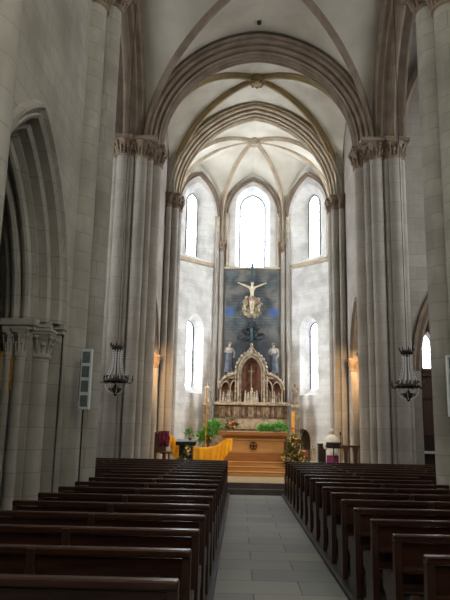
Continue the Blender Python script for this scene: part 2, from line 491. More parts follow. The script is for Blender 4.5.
# ------------------------------------------------------------------ nave side walls with arcade arch
def sgn_mb(): return MB()
for sx, side in ((-1, 'left'), (1, 'right')):
    w = bpy.data.objects.new('wall_'+side, None); COL.objects.link(w)
    struct(w, 'high %s nave wall of grey stone blocks pierced by a pointed arcade arch' % side, 'wall')
    mb = MB()
    wall(mb, (sx*NW, 0, 0), (0, 1, 0), (sx, 0, 0), -5, 12.2, 0, 15.2,
         [dict(u=q, a=1.93, zb=0, zs=3.35, rise=2.92, depth=.06) for q in (8.45, 1.75)] + [dict(u=1.75, a=.9, zb=7.6, zs=10.4, rise=1.2, depth=.5)], 1.1)
    mb.build('masonry', 'nave', w)
    # back of the wall, seen from the aisle
    mb = MB()
    wall(mb, (sx*(NW+1.1), 0, 0), (0, 1, 0), (-sx, 0, 0), -5, 12.2, 0, 8,
         [dict(u=q, a=1.7, zb=0, zs=3.35, rise=2.7, depth=.3) for q in (8.45, 1.75)], .3)
    mb.build('aisle_face', 'nave', w)
    for yc in (8.45, 1.75):
        mb = MB()
        arch_sweep(mb, (sx*NW, yc, 3.35), (0, 1, 0), (sx, 0, 0), 1.45, 2.42, orders(1.1, .78), 18)
        mb.build('arch_moulding', 'nave', w)
        # stepped jambs below the arch, with their imposts and shafts
        for e in (-1, 1):
            j = MB()
            steps = [(.44, 0, .17), (.24, .17, .33), (0, .33, .77), (.24, .77, .93), (.44, .93, 1.1)]
            for r, d0, d1 in steps:
                j.box2((sx*(NW+d0), yc+e*(1.45+r), 0), (sx*(NW+d1), yc+e*2.02, 3.2))
            j.build('jamb', 'nave', w)
            ca = MB()
            for r, d0, d1 in steps:
                ca.box2((sx*(NW+d0-.03), yc+e*(1.41+r), 3.2), (sx*(NW+d1+.03), yc+e*2.03, 3.27))
                ca.box2((sx*(NW+d0-.06), yc+e*(1.37+r), 3.27), (sx*(NW+d1+.06), yc+e*2.04, 3.37))
            ca.build('impost', 'nave', w)
            for r, d, rad in ((.25, .27, .155), (0, .50, .09), (0, .68, .07), (.27, .87, .09)):
                y = yc+e*(1.45+r-.02); x = sx*(NW+d)
                MB().lathe((x, y, 0), [(rad, 0), (rad, 2.82)], 16).build('shaft', 'nave', w)
                capital_mb((x, y, 2.82), rad, .38, leaves=6, abacus=1.5).build('capital', 'nave', w)
                base_mb((x, y, 0), rad).build('base', 'nave', w)
    window((sx*NW, 0, 0), (0, 1, 0), (sx, 0, 0), 1.75, .88, 7.6, 10.4, 1.15, .45, 'glown', 'added glowing light pane high on the %s nave wall out of view' % side, 6, 1)
    # aisle beyond the arch
    mb = MB()
    wall(mb, (sx*7.6, 0, 0), (0, 1, 0), (sx, 0, 0), -5, 12.2, 0, 8, [], .3)
    mb.add([(sx*4.5, -5, 7), (sx*7.6, -5, 7), (sx*7.6, 12.2, 7), (sx*4.5, 12.2, 7)], [(0, 1, 2, 3)])
    mb.add([(sx*4.5, 12.2, 0), (sx*7.6, 12.2, 0), (sx*7.6, 12.2, 8), (sx*4.5, 12.2, 8)], [(0, 1, 2, 3)])
    struct(mb.build('wall_%s_aisle' % side, 'nave'), 'dim stone wall of the %s aisle seen through the arcade arch' % side, 'wall')
    # half-round wall shafts of the nave
    p = thing('wall_column', 'tall half-round stone column nearest the camera on the %s nave wall' % side, 'column', (sx*3.05, 5.25, 0))
    MB().box2((sx*3.1, 5.0, 0), (sx*3.42, 5.85, 15)).build('pilaster', 'nave', p)
    MB().lathe((sx*3.0, 5.45, 0), [(.36, 0), (.36, 15)], 28).build('shaft', 'nave', p)
    base_mb((sx*3.0, 5.45, 0), .36).build('base', 'nave', p)

# ------------------------------------------------------------------ western crossing piers
for sx, side in ((-1, 'left'), (1, 'right')):
    p = thing('crossing_pier', 'pale pier with two tall round shafts beside the column loudspeaker on the %s' % side, 'pier', (sx*3.7, 11.6, 0))
    MB().box2((sx*3.42, 10.75, 0), (sx*4.9, 12.5, 15)).build('core', 'nave', p)
    add_shaft(p, sx*3.46, 11.05, .29, 0, 9.75, 'nave', 'capital', .55)
    add_shaft(p, sx*3.36, 11.75, .33, 0, 10.2, 'nave', 'capital', .6)
    add_shaft(p, sx*3.95, 12.3, .26, 0, 10.2, 'nave', 'capital', .55)
    # western crossing arch springs above
    MB().box2((sx*3.0, 11.4, 10.95), (sx*3.9, 12.3, 15)).build('springer', 'rib', p)

# ------------------------------------------------------------------ eastern crossing piers
for sx, side in ((-1, 'left'), (1, 'right')):
    p = thing('clustered_pier', 'great clustered stone pier behind the last pews on the %s of the altar steps' % side, 'pier', (sx*4.0, 19.7, .15))
    core = MB()
    core.box2((sx*3.55, 19.0, 0), (sx*4.6, 20.5, 10.4)); core.box2((sx*3.40, 19.22, 0), (sx*4.6, 20.3, 10.4))
    core.build('core', 'pier', p)
    spots = [(3.42, 19.72, .27), (3.50, 19.2, .13), (3.72, 19.0, .20), (4.02, 18.92, .11), (4.26, 18.88, .21), (4.5, 19.0, .11), (3.5, 20.28, .13)]
    for x, y, r in spots:
        add_shaft(p, sx*x, y, r, .3, 10.19, 'shaft', 'capital', .55, leaves=7, ab=1.55 if r > .15 else 1.9)
    MB().box2((sx*3.72, 19.05, 10.4), (sx*4.7, 20.3, 15.8)).build('upper_masonry', 'pier', p)
    # continuous impost above the capitals
    MB().box2((sx*3.2, 18.66, 10.69), (sx*4.72, 20.55, 10.79)).build('impost', 'rib', p)

# ------------------------------------------------------------------ great arches
mb = MB(); arch_sweep(mb, (0, 18.98, SP), (1, 0, 0), (0, 1, 0), 3.2, 3.35, orders(1.25, .74), 26)
tag(mb.build('chancel_arch', 'rib'), 'wide moulded pointed stone arch between the two clustered piers', 'arch')
mb = MB(); arch_sweep(mb, (0, YA2, SP2), (1, 0, 0), (0, 1, 0), 3.0, 3.58, orders(.85, .62), 26)
tag(mb.build('apse_arch', 'ribpale'), 'smaller inner pointed stone arch opening into the bright apse', 'arch')
for sx, side in ((-1, 'left'), (1, 'right')):
    mb = MB(); arch_sweep(mb, (sx*3.74, (YC0+18.7)/2, SP), (0, 1, 0), (sx, 0, 0), (18.7-YC0)/2, 4.05, orders(.95, .9), 26)
    tag(mb.build('transept_arch', 'rib'), 'tall dark moulded arch opening into the %s transept' % side, 'arch')
mb = MB(); arch_sweep(mb, (0, 11.3, SP), (1, 0, 0), (0, 1, 0), 3.1, 4.0, orders(1.0), 20)
tag(mb.build('nave_arch', 'rib'), 'moulded arch high above the pews between nave and crossing', 'arch')

# ------------------------------------------------------------------ vaults
def vault(label, cells, ribs, boss, webmat, ribmat, bossr=.3, k=1, ribdrop=0):
    c = bpy.data.objects.new('ceiling', None); COL.objects.link(c); struct(c, label, 'ceiling')
    for A, ap, B in cells:
        mb = MB(); web(mb, A, ap, B, boss); mb.build('vault_web', webmat, c)
    for P in ribs:
        mb = MB(); rib(mb, P, boss, k, drop=ribdrop if P[2] > 11.1 and ribdrop else 0); mb.build('rib', ribmat, c)
    if bossr:
        x, y, z = boss
        mb = MB(); mb.lathe((x, y, z-.36*k), [(.10, 0), (bossr*.7, .02), (bossr, .10), (bossr, .3), (bossr*.8, .40)], 14)
        for q in range(8):
            a = 2*PI*q/8; mb.ball((x+bossr*.75*math.cos(a), y+bossr*.75*math.sin(a), z-.36*k+.05), .08, n=7, m=5)
        mb.build('keystone', ribmat, c)
    return c
a, z = 3.66, SP
YF = YC1+.3
cor = [(-a, YC0, z), (a, YC0, z), (a, YF, z), (-a, YF, z)]
ym = (YC0+YC1)/2
cb = (.2, ym, 14.55)
vault('plastered ribbed vault over the crossing', [(cor[3], (0, YF, 14.72), cor[2]), (cor[0], (0, YC0, 15.6), cor[1]), (cor[0], (-a-.25, ym, 15.6), cor[3]), (cor[1], (a+.25, ym, 15.6), cor[2])],
      cor, cb, 'web', 'rib', .35, .8)
ce = bpy.data.objects['ceiling']
MB().lathe((-.02, 18.5, 14.62), [(.07, 0), (.07, .12)], 10).build('vent_hole', 'black', ce)
c2 = [(-3.4, 19.9, SP2), (3.4, 19.9, SP2), (3.4, YA2+.3, SP2), (-3.4, YA2+.3, SP2)]
vault('pale plastered ribbed vault over the choir', [(c2[0], (0, 19.9, 14.45), c2[1]), (c2[3], (0, YA2+.3, 14.62), c2[2]), (c2[0], (-3.45, 21.9, 13.9), c2[3]), (c2[1], (3.45, 21.9, 13.9), c2[2])],
      c2, (0, 21.9, 14.75), 'webpale', 'ochre', .28, .9)
A0, A1, B0, B1, C0, C1 = (-3.3, AY-.2, SP2), (3.3, AY-.2, SP2), (-BX, BY, 11.2), (BX, BY, 11.2), (-CX, CY, 11.2), (CX, CY, 11.2)
vault('bright ribbed vault over the apse', [(A0, (0, AY-.2, 14.5), A1), (B0, (0, BY, 13.62), B1), (C0, (-(CX+BX)/2, (CY+BY)/2, 13.62), B0), (C1, ((CX+BX)/2, (CY+BY)/2, 13.62), B1), (A0, (-AX, (AY+CY)/2, 13.0), C0), (A1, (AX, (AY+CY)/2, 13.0), C1)],
      [A0, A1, B0, B1, C0, C1], (0, 26.2, 14.25), 'webpale', 'ribpale', .24, .66, 1.3)
# nave vault overhead
mb = MB(); rows = []
for i in range(-12, 13):
    x = 3.45*math.sin(PI/2*i/12); rows.append([V((x, y, SP+archz(3.45, 4.2, x))) for y in (-5, 12.6)])
mb.rows(rows); struct(mb.build('ceiling', 'web'), 'plain pointed vault over the nave overhead', 'ceiling')

# ------------------------------------------------------------------ choir side walls
for sx, side in ((-1, 'left'), (1, 'right')):
    w = bpy.data.objects.new('wall_%s_choir' % side, None); COL.objects.link(w)
    struct(w, 'stone side wall of the choir behind the %s clustered pier' % side, 'wall')
    mb = MB()
    ops = [dict(u=21.35, a=.95, zb=.3, zs=4.2, rise=1.7, depth=.9)]
    wall(mb, (sx*3.45, 0, 0), (0, 1, 0), (sx, 0, 0), 20.2, 23.7, 0, 15, ops, .9)
    mb.build('masonry', 'pier', w)
    mb = MB(); arch_sweep(mb, (sx*3.43, 21.35, 4.2), (0, 1, 0), (sx, 0, 0), .95, 1.72, [(.28, 0), (.26, -.06), (.18, -.06), (.14, .02), (.06, -.02), (.0, .06), (0, .4), (.28, .4)], 14)
    mb.build('arch_moulding', 'rib', w)
    for y in (20.45, 22.25):
        add_shaft(w, sx*3.45, y, .12, .3, 3.85, 'shaft', 'capital', .36, leaves=6)
    # responds of the inner arch
    for x, y, r in ((3.1, 23.62, .15), (3.32, 23.45, .11), (3.05, 24.02, .18), (3.18, 24.4, .11)):
        add_shaft(w, sx*x, y, r, .3, 10.18, 'shaft', 'capital', .48, leaves=7, ab=1.6)
    MB().box2((sx*3.15, 23.55, .3), (sx*4.0, 24.4, 15)).build('respond', 'pier', w)
    # side chapel behind the choir arch, warmly lit
    mb = MB()
    mb.box2((sx*4.75, 20.6, .28), (sx*4.9, 23.9, 7)); mb.box2((sx*4.36, 23.7, .28), (sx*4.75, 23.9, 7)); mb.box2((sx*4.36, 20.6, 7), (sx*4.9, 23.9, 7.2))
    struct(mb.build('wall_%s_chapel' % side, 'pier'), 'dim stone side chapel on the %s of the choir' % side, 'wall')

# apse walls
for sx, side in ((-1, 'left'), (1, 'right')):
    w = bpy.data.objects.new('wall_%s_apse' % side, None); COL.objects.link(w)
    struct(w, 'white stone slanting wall of the apse on the %s with a tall and a low window' % side, 'wall')
    U = V((sx*(BX-CX), BY-CY, 0)); L = U.length; U.normalize(); N = V((sx*U.y, -sx*U.x, 0))
    if N.x*sx < 0: N = -N
    O = V((sx*CX, CY, 0))
    up = dict(u=L*.5, a=1.0, zb=9.12, zs=11.3, rise=1.4, a2=.31, zb2=9.4, zs2=11.85, depth=.5)
    lo = dict(u=L*.5, a=.48, zb=3.25, zs=6.05, rise=.62, a2=.27, zb2=3.55, zs2=6.05, depth=.5)
    ops = [lo, up]
    if sx > 0:
        ops = [dict(u=L*.62, a=.40, zb=.55, zs=1.4, rise=.46, depth=.35)] + ops
    mb = MB(); wall(mb, O, U, N, 0, L, .29, 14.2, ops, .75); mb.build('masonry', 'white', w)
    mb = MB()
    arch_sweep(mb, O+U*(L*.5)-N*.02+V((0, 0, 11.3)), U, N, 1.14, 1.72, [(.2, .02), (.18, -.12), (.10, -.14), (.08, -.05), (.03, -.1), (0, -.03), (0, .1), (.2, .1)], 14)
    mb.build('wall_arch', 'rib', w)
    for q in (L*.5-1.12, L*.5+1.12):
        c = O+U*q-N*.04
        add_shaft(w, c.x, c.y, .065, 9.1, 11.1, 'ribpale', 'ribpale', .22, base=False, leaves=5)
    mb = MB(); a0, a1 = O-N*.06, O+U*L-N*.06
    mb.rows([[a0+V((0, 0, z)), a1+V((0, 0, z))] for z in (8.93, 8.97, 9.0)]); mb.add([a0+V((0,0,9.)), a1+V((0,0,9.)), O+U*L+V((0,0,9.1)), O+V((0,0,9.1))], [(0,1,2,3)])
    mb.add([a0+V((0,0,8.93)), a1+V((0,0,8.93)), O+U*L+V((0,0,8.88)), O+V((0,0,8.88))], [(0,1,2,3)])
    mb.build('string_course', 'ribpale', w)
    # straight side bay before the slanting wall, with added unseen light panes
    sb = MB(); wall(sb, (sx*AX, 0, 0), (0, 1, 0), (sx, 0, 0), AY, CY, .29, 14.2, [dict(u=25.35, a=.7, zb=9.1, zs=11.3, rise=1.2, a2=.6, depth=.5), dict(u=25.35, a=.62, zb=3.2, zs=5.9, rise=1.0, a2=.55, depth=.5)], .5); sb.build('side_bay', 'white', w)
    window((sx*AX, 0, 0), (0, 1, 0), (sx, 0, 0), 25.35, .6, 9.1, 11.3, 1.02, .48, 'glowside', 'added glowing lancet pane in the straight side of the apse hidden behind the %s inner arch' % side, 6)
    window((sx*AX, 0, 0), (0, 1, 0), (sx, 0, 0), 25.35, .55, 3.2, 5.9, .88, .48, 'glowlow', 'low added glowing lancet pane in the straight side of the apse hidden behind the %s inner arch' % side, 5)
    if sx > 0:
        c = O+U*(L*.62)+N*.36
        out = arch_outline(0, .42, .53, 1.4, .48, 8)
        mb = MB(); mb.add([c+U*q+V((0, 0, z)) for q, z in out], [tuple(range(len(out)))]); mb.build('niche_back', 'niche', w)
    window(O, U, N, L*.5, .31, 9.4, 11.85, .43, .49, 'glow', 'tall bright lancet window high in the %s slanting apse wall' % side, 6)
    window(O, U, N, L*.5, .27, 3.55, 6.05, .35, .49, 'glow', 'narrow bright lancet window low in the %s slanting apse wall' % side, 3)
w = bpy.data.objects.new('wall_back', None); COL.objects.link(w); struct(w, 'east end wall of the apse with a tall bright window over a dark painted panel', 'wall')
mb = MB(); wall(mb, (0, BY, 0), (1, 0, 0), (0, 1, 0), -BX, BX, .29, 14.0, [dict(u=0, a=.80, zb=9.05, zs=12.0, rise=.95, a2=.58, zb2=9.2, depth=.6)], .6)
mb.build('masonry', 'white', w)
mb = MB(); arch_sweep(mb, (0, BY-.02, 11.55), (1, 0, 0), (0, 1, 0), 1.12, 1.62, [(.2, .02), (.18, -.12), (.10, -.14), (.08, -.05), (.03, -.1), (0, -.03), (0, .1), (.2, .1)], 16); mb.build('wall_arch', 'rib', w)
for q in (-1.16, 1.16): add_shaft(w, q, BY-.05, .06, 9.1, 11.35, 'ribpale', 'ribpale', .2, base=False, leaves=5)
for q in (-1, 1):
    add_shaft(w, q*(BX-.02), BY-.13, .13, .3, 9.75, 'shaft', 'capital', .4, leaves=7)
    add_shaft(w, q*(BX+.16), BY-.30, .09, .3, 10.6, 'shaft', None, .3)
MB().box2((-BX, BY-.12, 8.93), (BX, BY+.01, 9.02)).build('string_course', 'ribpale', w)
window((0, BY, 0), (1, 0, 0), (0, 1, 0), 0, .58, 9.2, 12.0, .68, .59, 'glowc', 'tall round-headed bright window in the middle of the apse', 7, 2)
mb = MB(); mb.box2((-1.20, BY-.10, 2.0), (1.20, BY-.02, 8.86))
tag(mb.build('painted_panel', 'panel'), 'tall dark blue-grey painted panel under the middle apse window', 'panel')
# unseen transept panes, added below, light the crossing from the sides

# ------------------------------------------------------------------ transepts
for sx, side in ((-1, 'left'), (1, 'right')):
    w = bpy.data.objects.new('wall_%s_transept' % side, None); COL.objects.link(w)
    struct(w, 'stone walls of the %s transept seen behind the crossing' % side, 'wall')
    mb = MB()
    ap = dict(u=sx*6.4, a=1.45, zb=.3, zs=3.6, rise=3.35, depth=.7)
    wall(mb, (0, 19.35, 0), (1, 0, 0), (0, 1, 0), *sorted((sx*4.55, sx*9.2)), 0, 15.8, [ap], .7)
    mb.build('masonry', 'pier', w)
    mb = MB(); arch_sweep(mb, (sx*6.4, 19.33, 3.6), (1, 0, 0), (0, 1, 0), 1.4, 3.3, [(.34, 0), (.32, -.06), (.24, -.06), (.2, .02), (.1, -.03), (.04, .03), (0, .15), (0, .5), (.34, .5)], 16)
    mb.build('arch_moulding', 'rib', w)
    mb = MB(); arch_sweep(mb, (sx*6.85, 19.25, SP-.2), (1, 0, 0), (0, 1, 0), 2.2, 4.4, [(.3, .1), (.28, -.1), (.12, -.16), (.05, -.1), (0, 0), (0, .1)], 16)
    mb.build('wall_arch', 'rib', w)
    mb = MB()
    wall(mb, (sx*9.2, 0, 0), (0, 1, 0), (sx, 0, 0), 12.2, 19.4, 0, 15.8, [dict(u=15.8, a=1.3, zb=5, zs=10.5, rise=1.8, depth=.5)], .5)
    mb.add([(sx*4.6, 12.2, 15.8), (sx*9.3, 12.2, 15.8), (sx*9.3, 19.5, 15.8), (sx*4.6, 19.5, 15.8)], [(0, 1, 2, 3)])
    mb.add([(sx*4.6, 12.4, 0), (sx*9.3, 12.4, 0), (sx*9.3, 12.4, 15.8), (sx*4.6, 12.4, 15.8)], [(0, 1, 2, 3)])
    mb.build('outer_masonry', 'pier', w)
    window((sx*9.2, 0, 0), (0, 1, 0), (sx, 0, 0), 15.8, 1.28, 5, 10.5, 1.75, .45, 'glowt', 'big added light pane in the end of the %s transept out of view' % side, 8, 2)
    # chapel beyond the transept arch
    mb = MB()
    wall(mb, (0, 24.2, 0), (1, 0, 0), (0, 1, 0), *sorted((sx*4.6, sx*8.6)), .3, 7.5, [dict(u=sx*6.6, a=.22, zb=4.1, zs=5.1, rise=.45, a2=.18, zb2=4.2, depth=.3)], .3)
    mb.add([(sx*8.6, 20.05, .3), (sx*8.6, 24.2, .3), (sx*8.6, 24.2, 7.5), (sx*8.6, 20.05, 7.5)], [(0, 1, 2, 3)])
    mb.add([(sx*4.6, 20.05, 7.5), (sx*8.6, 20.05, 7.5), (sx*8.6, 24.2, 7.5), (sx*4.6, 24.2, 7.5)], [(0, 1, 2, 3)])
    struct(mb.build('wall_%s_far_chapel' % side, 'pier'), 'stone chapel beyond the low arch of the %s transept' % side, 'wall')
    window((0, 24.2, 0), (1, 0, 0), (0, 1, 0), sx*6.6, .18, 4.2, 5.1, .38, .28, 'glow', 'small bright lancet window in the chapel beyond the %s transept' % side, 3)
# west wall behind the camera
mb = MB(); wall(mb, (0, -5, 0), (1, 0, 0), (0, -1, 0), -8, 8, 0, 16, [dict(u=0, a=1.3, zb=7, zs=10.2, rise=1.8, depth=.5)], .5)
struct(mb.build('wall_front', 'nave'), 'west end wall of the nave behind the camera', 'wall')
window((0, -5, 0), (1, 0, 0), (0, -1, 0), 0, 1.28, 7, 10.2, 1.75, .45, 'gloww', 'added west light pane out of view behind the camera', 8, 2)

# ------------------------------------------------------------------ pews
ORD = ['first', 'second', 'third', 'fourth', 'fifth', 'sixth', 'seventh', 'eighth', 'ninth', 'tenth', 'eleventh', 'twelfth', 'thirteenth', 'fourteenth', 'fifteenth', 'sixteenth', 'seventeenth', 'eighteenth']
FZ = .06    # low platform the pews stand on
def make_pew(L, posts):
    r = thing('wooden_pew', 'pew', 'pew', (0, 0, 0))
    h = L/2
    def end(x):
        prof = [(-.035, 0), (.035+.40, 0), (.035+.40, .10), (.30, .14), (.30, .36), (.42, .40), (.43, .50), (.40, .54), (.12, .53), (.05, .60), (.03, .86), (-.035, .86)]
        vs = [(x-.028, y, z) for y, z in prof] + [(x+.028, y, z) for y, z in prof]; n = len(prof)
        fs = [tuple(range(n))[::-1], tuple(range(n, 2*n))] + [(i, (i+1) % n, n+(i+1) % n, n+i) for i in range(n)]
        return MB().add(vs, fs)
    end(-h+.03).build('end_panel', 'pewend', r); end(h-.03).build('end_panel', 'pewend', r)
    MB().box((0, -.005, .82), (L-.1, .022, .0)).box((0, -.002, .665), (L-.1, .024, .31)).build('backrest', 'pew', r, bevel=.004)
    MB().box((0, -.005, .853), (L, .085, .05)).build('top_rail', 'pew', r, bevel=.010)
    MB().box((0, .22, .435), (L-.1, .40, .03)).build('seat', 'pew', r, bevel=.006)
    MB().box((0, .02, .30), (L-.1, .025, .14)).build('seat_rail', 'pew', r)
    MB().box((0, -.09, .63), (L-.1, .15, .02)).build('book_ledge', 'pew', r)
    MB().box((0, -.30, .17), (L-.1, .18, .035)).box((-h+.15, -.30, .075), (.05, .14, .15)).box((h-.15, -.30, .075), (.05, .14, .15)).build('kneeler', 'pew', r, bevel=.006)
    for x in posts:
        MB().box((x, -.02, .435), (.06, .075, .87)).build('post', 'pewend', r, bevel=.006)
    return r
XI, XO, XL = .755, 2.84, 4.75
short = make_pew(XO-XI, [0]); long_ = make_pew(XL-XI, [-.94, .94]); used = {}
k = 0
rowsY = [3.55+.87*i for i in range(17)]
for i, y in enumerate(rowsY):
    n = 16-i
    for sx, side in ((-1, 'left'), (1, 'right')):
        lng = y > 13.0
        proto = long_ if lng else short
        o = proto if proto.name not in used else copy_tree(proto)
        used[proto.name] = 1
        o.location = (sx*((XI+(XL if lng else XO))/2), y, FZ)
        o['label'] = 'dark wooden pew %s of the slab aisle, %s row from the altar steps' % (side, ORD[n])
        o['group'] = 'pews in the %s block' % side
for sx, side in ((-1, 'left'), (1, 'right')):
    mb = MB(); mb.box2((sx*.70, 2.4, 0), (sx*2.93, 12.72, FZ)); mb.box2((sx*.70, 12.72, 0), (sx*4.85, 18.1, FZ))
    o = mb.build('pew_platform', 'platform', None, bevel=.012)
    tag(o, 'low dark wooden platform carrying the pews %s of the slab aisle' % side, 'platform')

# ------------------------------------------------------------------ column loudspeakers
for sx, side in ((-1, 'left'), (1, 'right')):
    s = thing('column_loudspeaker', 'slim white column loudspeaker with four grey panels on the %s pier' % side, 'loudspeaker', (sx*3.3, 10.66, 2.1), 'column loudspeakers on the piers')
    mb = MB(); mb.box((sx*3.02, 10.62, 2.5), (.175, .11, 1.0)); b = mb.build('casing', 'speakerwhite', s, bevel=.012)
    for k in range(4):
        MB().box((sx*3.02, 10.56, 2.5+.36-.24*k), (.125, .02, .185)).build('speaker_grille', 'speakergrey', s, bevel=.02)
    MB().box((sx*3.04, 10.74, 2.8), (.06, .16, .06)).box((sx*3.04, 10.74, 2.2), (.06, .16, .06)).box((sx*3.10, 10.80, 2.5), (.14, .03, .7)).build('bracket', 'black', s)
    MB().tube([(sx*3.03, 10.66, 2.1), (sx*3.06, 10.72, 1.95), (sx*3.06, 10.74, .5), (sx*3.06, 10.74, .06)], .012, 6).build('cable', 'black', s)

# ------------------------------------------------------------------ chandeliers
def chandelier(x, y, label):
    z = 2.83
    r = thing('chandelier', label, 'chandelier', (x, y, z-.35), 'crystal chandeliers hanging before the piers')
    mb = MB(); mb.lathe((x, y, z+.75), [(.02, -.03), (.11, 0), (.15, .05), (.16, .10), (.14, .10), (.10, .03), (.02, .02)], 16)
    for k in range(8):
        a = 2*PI*k/8; c, s_ = math.cos(a), math.sin(a)
        mb.tube([(x+.15*c, y+.15*s_, z+.84), (x+.185*c, y+.185*s_, z+.90), (x+.165*c, y+.165*s_, z+.95)], [.02, .016, .004], 5)
    mb.build('crown', 'iron', r)
    MB().tube([(x, y, z-.1), (x, y, z+.78)], .014, 6).build('rod', 'brass', r)
    MB().tube([(x, y, z+.78), (x, y, 14.9)], .010, 5).build('suspension_cord', 'iron', r)
    ring = MB(); ring.lathe((x, y, z), [(.25, -.03), (.29, -.03), (.30, .0), (.29, .05), (.25, .05), (.25, -.03)], 24)
    for k in range(4):
        a = PI/4*k; ring.tube([(x-.27*math.cos(a), y-.27*math.sin(a), z), (x+.27*math.cos(a), y+.27*math.sin(a), z)], .012, 5)
    ring.build('ring', 'iron', r)
    for k in range(8):
        a = 2*PI*k/8+.2; c, s_ = math.cos(a), math.sin(a)
        arm = MB().tube([(x+.28*c, y+.28*s_, z), (x+.33*c, y+.33*s_, z-.05), (x+.39*c, y+.39*s_, z-.02), (x+.40*c, y+.40*s_, z+.04)], .012, 6)
        arm.lathe((x+.40*c, y+.40*s_, z+.04), [(.01, 0), (.035, .012), (.03, .02)], 10)
        a_ = arm.build('arm', 'iron', r)
        MB().lathe((x+.40*c, y+.40*s_, z+.055), [(.012, 0), (.012, .07), (.004, .085)], 8).build('candle', 'iron', a_)
    up = MB()
    for k in range(16):
        a = 2*PI*k/16; c, s_ = math.cos(a), math.sin(a); rr = .25
        up.tube([(x+rr*c, y+rr*s_, z+.03), (x+(rr+.02)*c, y+(rr+.02)*s_, z+.10), (x+rr*.9*c, y+rr*.9*s_, z+.15)], [.018, .02, .004], 5)
    up.build('gallery', 'iron', r)
    st = MB()
    for k in range(12):
        a = 2*PI*k/12; c, s_ = math.cos(a), math.sin(a)
        for j in range(13):
            t = j/12; rr = .13 + .13*t**1.8 - .035*math.sin(PI*t)
            st.ball((x+rr*c, y+rr*s_, z+.74-.68*t), .013, (1, 1, 1.4), 5, 4)
    for k in range(10):
        a = 2*PI*k/10
        for j in range(9):
            t = j/8; rr = .26*math.cos(t*1.45); st.ball((x+rr*math.cos(a), y+rr*math.sin(a), z-.05-.26*math.sin(t*1.5)), .011, n=5, m=4)
    o = st.build('crystal_strands', 'crystal', r); o['kind'] = 'stuff'
    MB().lathe((x, y, z), [(.01, -.36), (.05, -.31), (.07, -.29), (.17, -.19), (.17, -.165), (.06, -.16), (.02, -.08)], 16).build('lower_bowl', 'iron', r)
chandelier(-3.47, 15.5, 'crystal chandelier hanging before the clustered pier left of the altar')
chandelier(3.55, 15.5, 'crystal chandelier hanging before the clustered pier right of the altar')

# ------------------------------------------------------------------ figures
def skin(name, joints, edges, mat, parent=None, root=0, sub=2, loc=None):
    me = bpy.data.meshes.new(name)
    off = wloc(parent)
    me.from_pydata([tuple(V(j[0])-off) for j in joints], edges, []); me.update()
    o = bpy.data.objects.new(name, me); COL.objects.link(o)
    s = o.modifiers.new('s', 'SKIN'); s.use_smooth_shade = True; s.branch_smoothing = .3
    for i, v in enumerate(me.skin_vertices[0].data):
        r = joints[i][1]; v.radius = r if isinstance(r, tuple) else (r, r); v.use_root = i == root
    o.modifiers.new('u', 'SUBSURF').levels = sub; o.modifiers['u'].render_levels = sub
    dg = bpy.context.evaluated_depsgraph_get(); dg.update()
    m2 = bpy.data.meshes.new_from_object(o.evaluated_get(dg))
    bpy.data.objects.remove(o)
    m2.materials.clear(); m2.materials.append(M[mat])
    o = bpy.data.objects.new(name, m2); COL.objects.link(o)
    for p in m2.polygons: p.use_smooth = True
    if parent: o.parent = parent
    return o

def standing(name, label, cat, loc, h, mat, robe=None, group=None, turn=0, raised=False):
    """a carved standing figure: robed body with head, arms bent before it"""
    x, y, z = loc; k = h/1.75
    r = thing(name, label, cat, loc, group)
    R = Matrix.Rotation(turn, 3, 'Z')
    P = lambda a, b, c: V(loc) + R @ V((a*k, b*k, c*k))
    J = [(P(0, 0, .95), .15*k), (P(0, 0, 1.15), .135*k), (P(0, 0, 1.36), .16*k), (P(0, 0, 1.45), .075*k), (P(0, -.01, 1.495), .06*k), (P(0, -.025, 1.585), .098*k), (P(0, -.02, 1.675), .085*k),
         (P(-.17, 0, 1.40), .07*k), (P(-.27, -.03, 1.15), .055*k), (P(-.14, -.18, 1.04 if not raised else 1.25), .04*k), (P(-.05, -.22, 1.08 if not raised else 1.32), .045*k),
         (P(.17, 0, 1.40), .07*k), (P(.28, -.02, 1.14), .055*k), (P(.24, -.12, .92), .04*k), (P(.20, -.16, .84), .045*k),
         (P(-.09, 0, .85), .105*k), (P(-.09, -.04, .48), .075*k), (P(-.09, .02, .10), .05*k), (P(-.10, -.12, .045), .045*k),
         (P(.09, 0, .85), .105*k), (P(.10, .02, .48), .075*k), (P(.10, .03, .10), .05*k), (P(.12, -.1, .045), .045*k)]
    E = [(0, 1), (1, 2), (2, 3), (3, 4), (4, 5), (5, 6), (2, 7), (7, 8), (8, 9), (9, 10), (2, 11), (11, 12), (12, 13), (13, 14), (0, 15), (15, 16), (16, 17), (17, 18), (0, 19), (19, 20), (20, 21), (21, 22)]
    skin('body', J, E, mat, r)
    mb = MB(); c = P(0, -.02, 1.65); mb.ball(c, .112*k, (1, 1.05, .85), 12, 8); mb.ball(P(0, .06, 1.56), .085*k, (1, .8, 1.3), 10, 7); mb.build('hair', mat if robe is None or robe == mat else 'carved', r)
    mb = MB(); mb.ball(P(0, -.125, 1.585), .022*k, (.8, 1, 1.5), 7, 5)
    for s_ in (-1, 1): mb.ball(P(s_*.038, -.108, 1.615), .014*k, n=6, m=4)
    mb.ball(P(0, -.115, 1.53), .022*k, (1.3, .6, .5), 7, 5); mb.build('face', mat, r)
    if robe:
        mb = MB(); rows = []
        for t, w, d in ((.06, .27, .22), (.3, .25, .20), (.6, .22, .18), (.85, .21, .17), (1.0, .19, .155), (1.12, .175, .15)):
            row = []
            for q in range(28):
                a = 2*PI*q/28; f = 1+.09*math.cos(a*7+t*2)*(1.15-t)
                row.append(P(w*f*math.cos(a), d*f*math.sin(a), t))
            rows.append(row)
        mb.rows(rows, closed=True); mb.build('robe', robe, r)
    return r

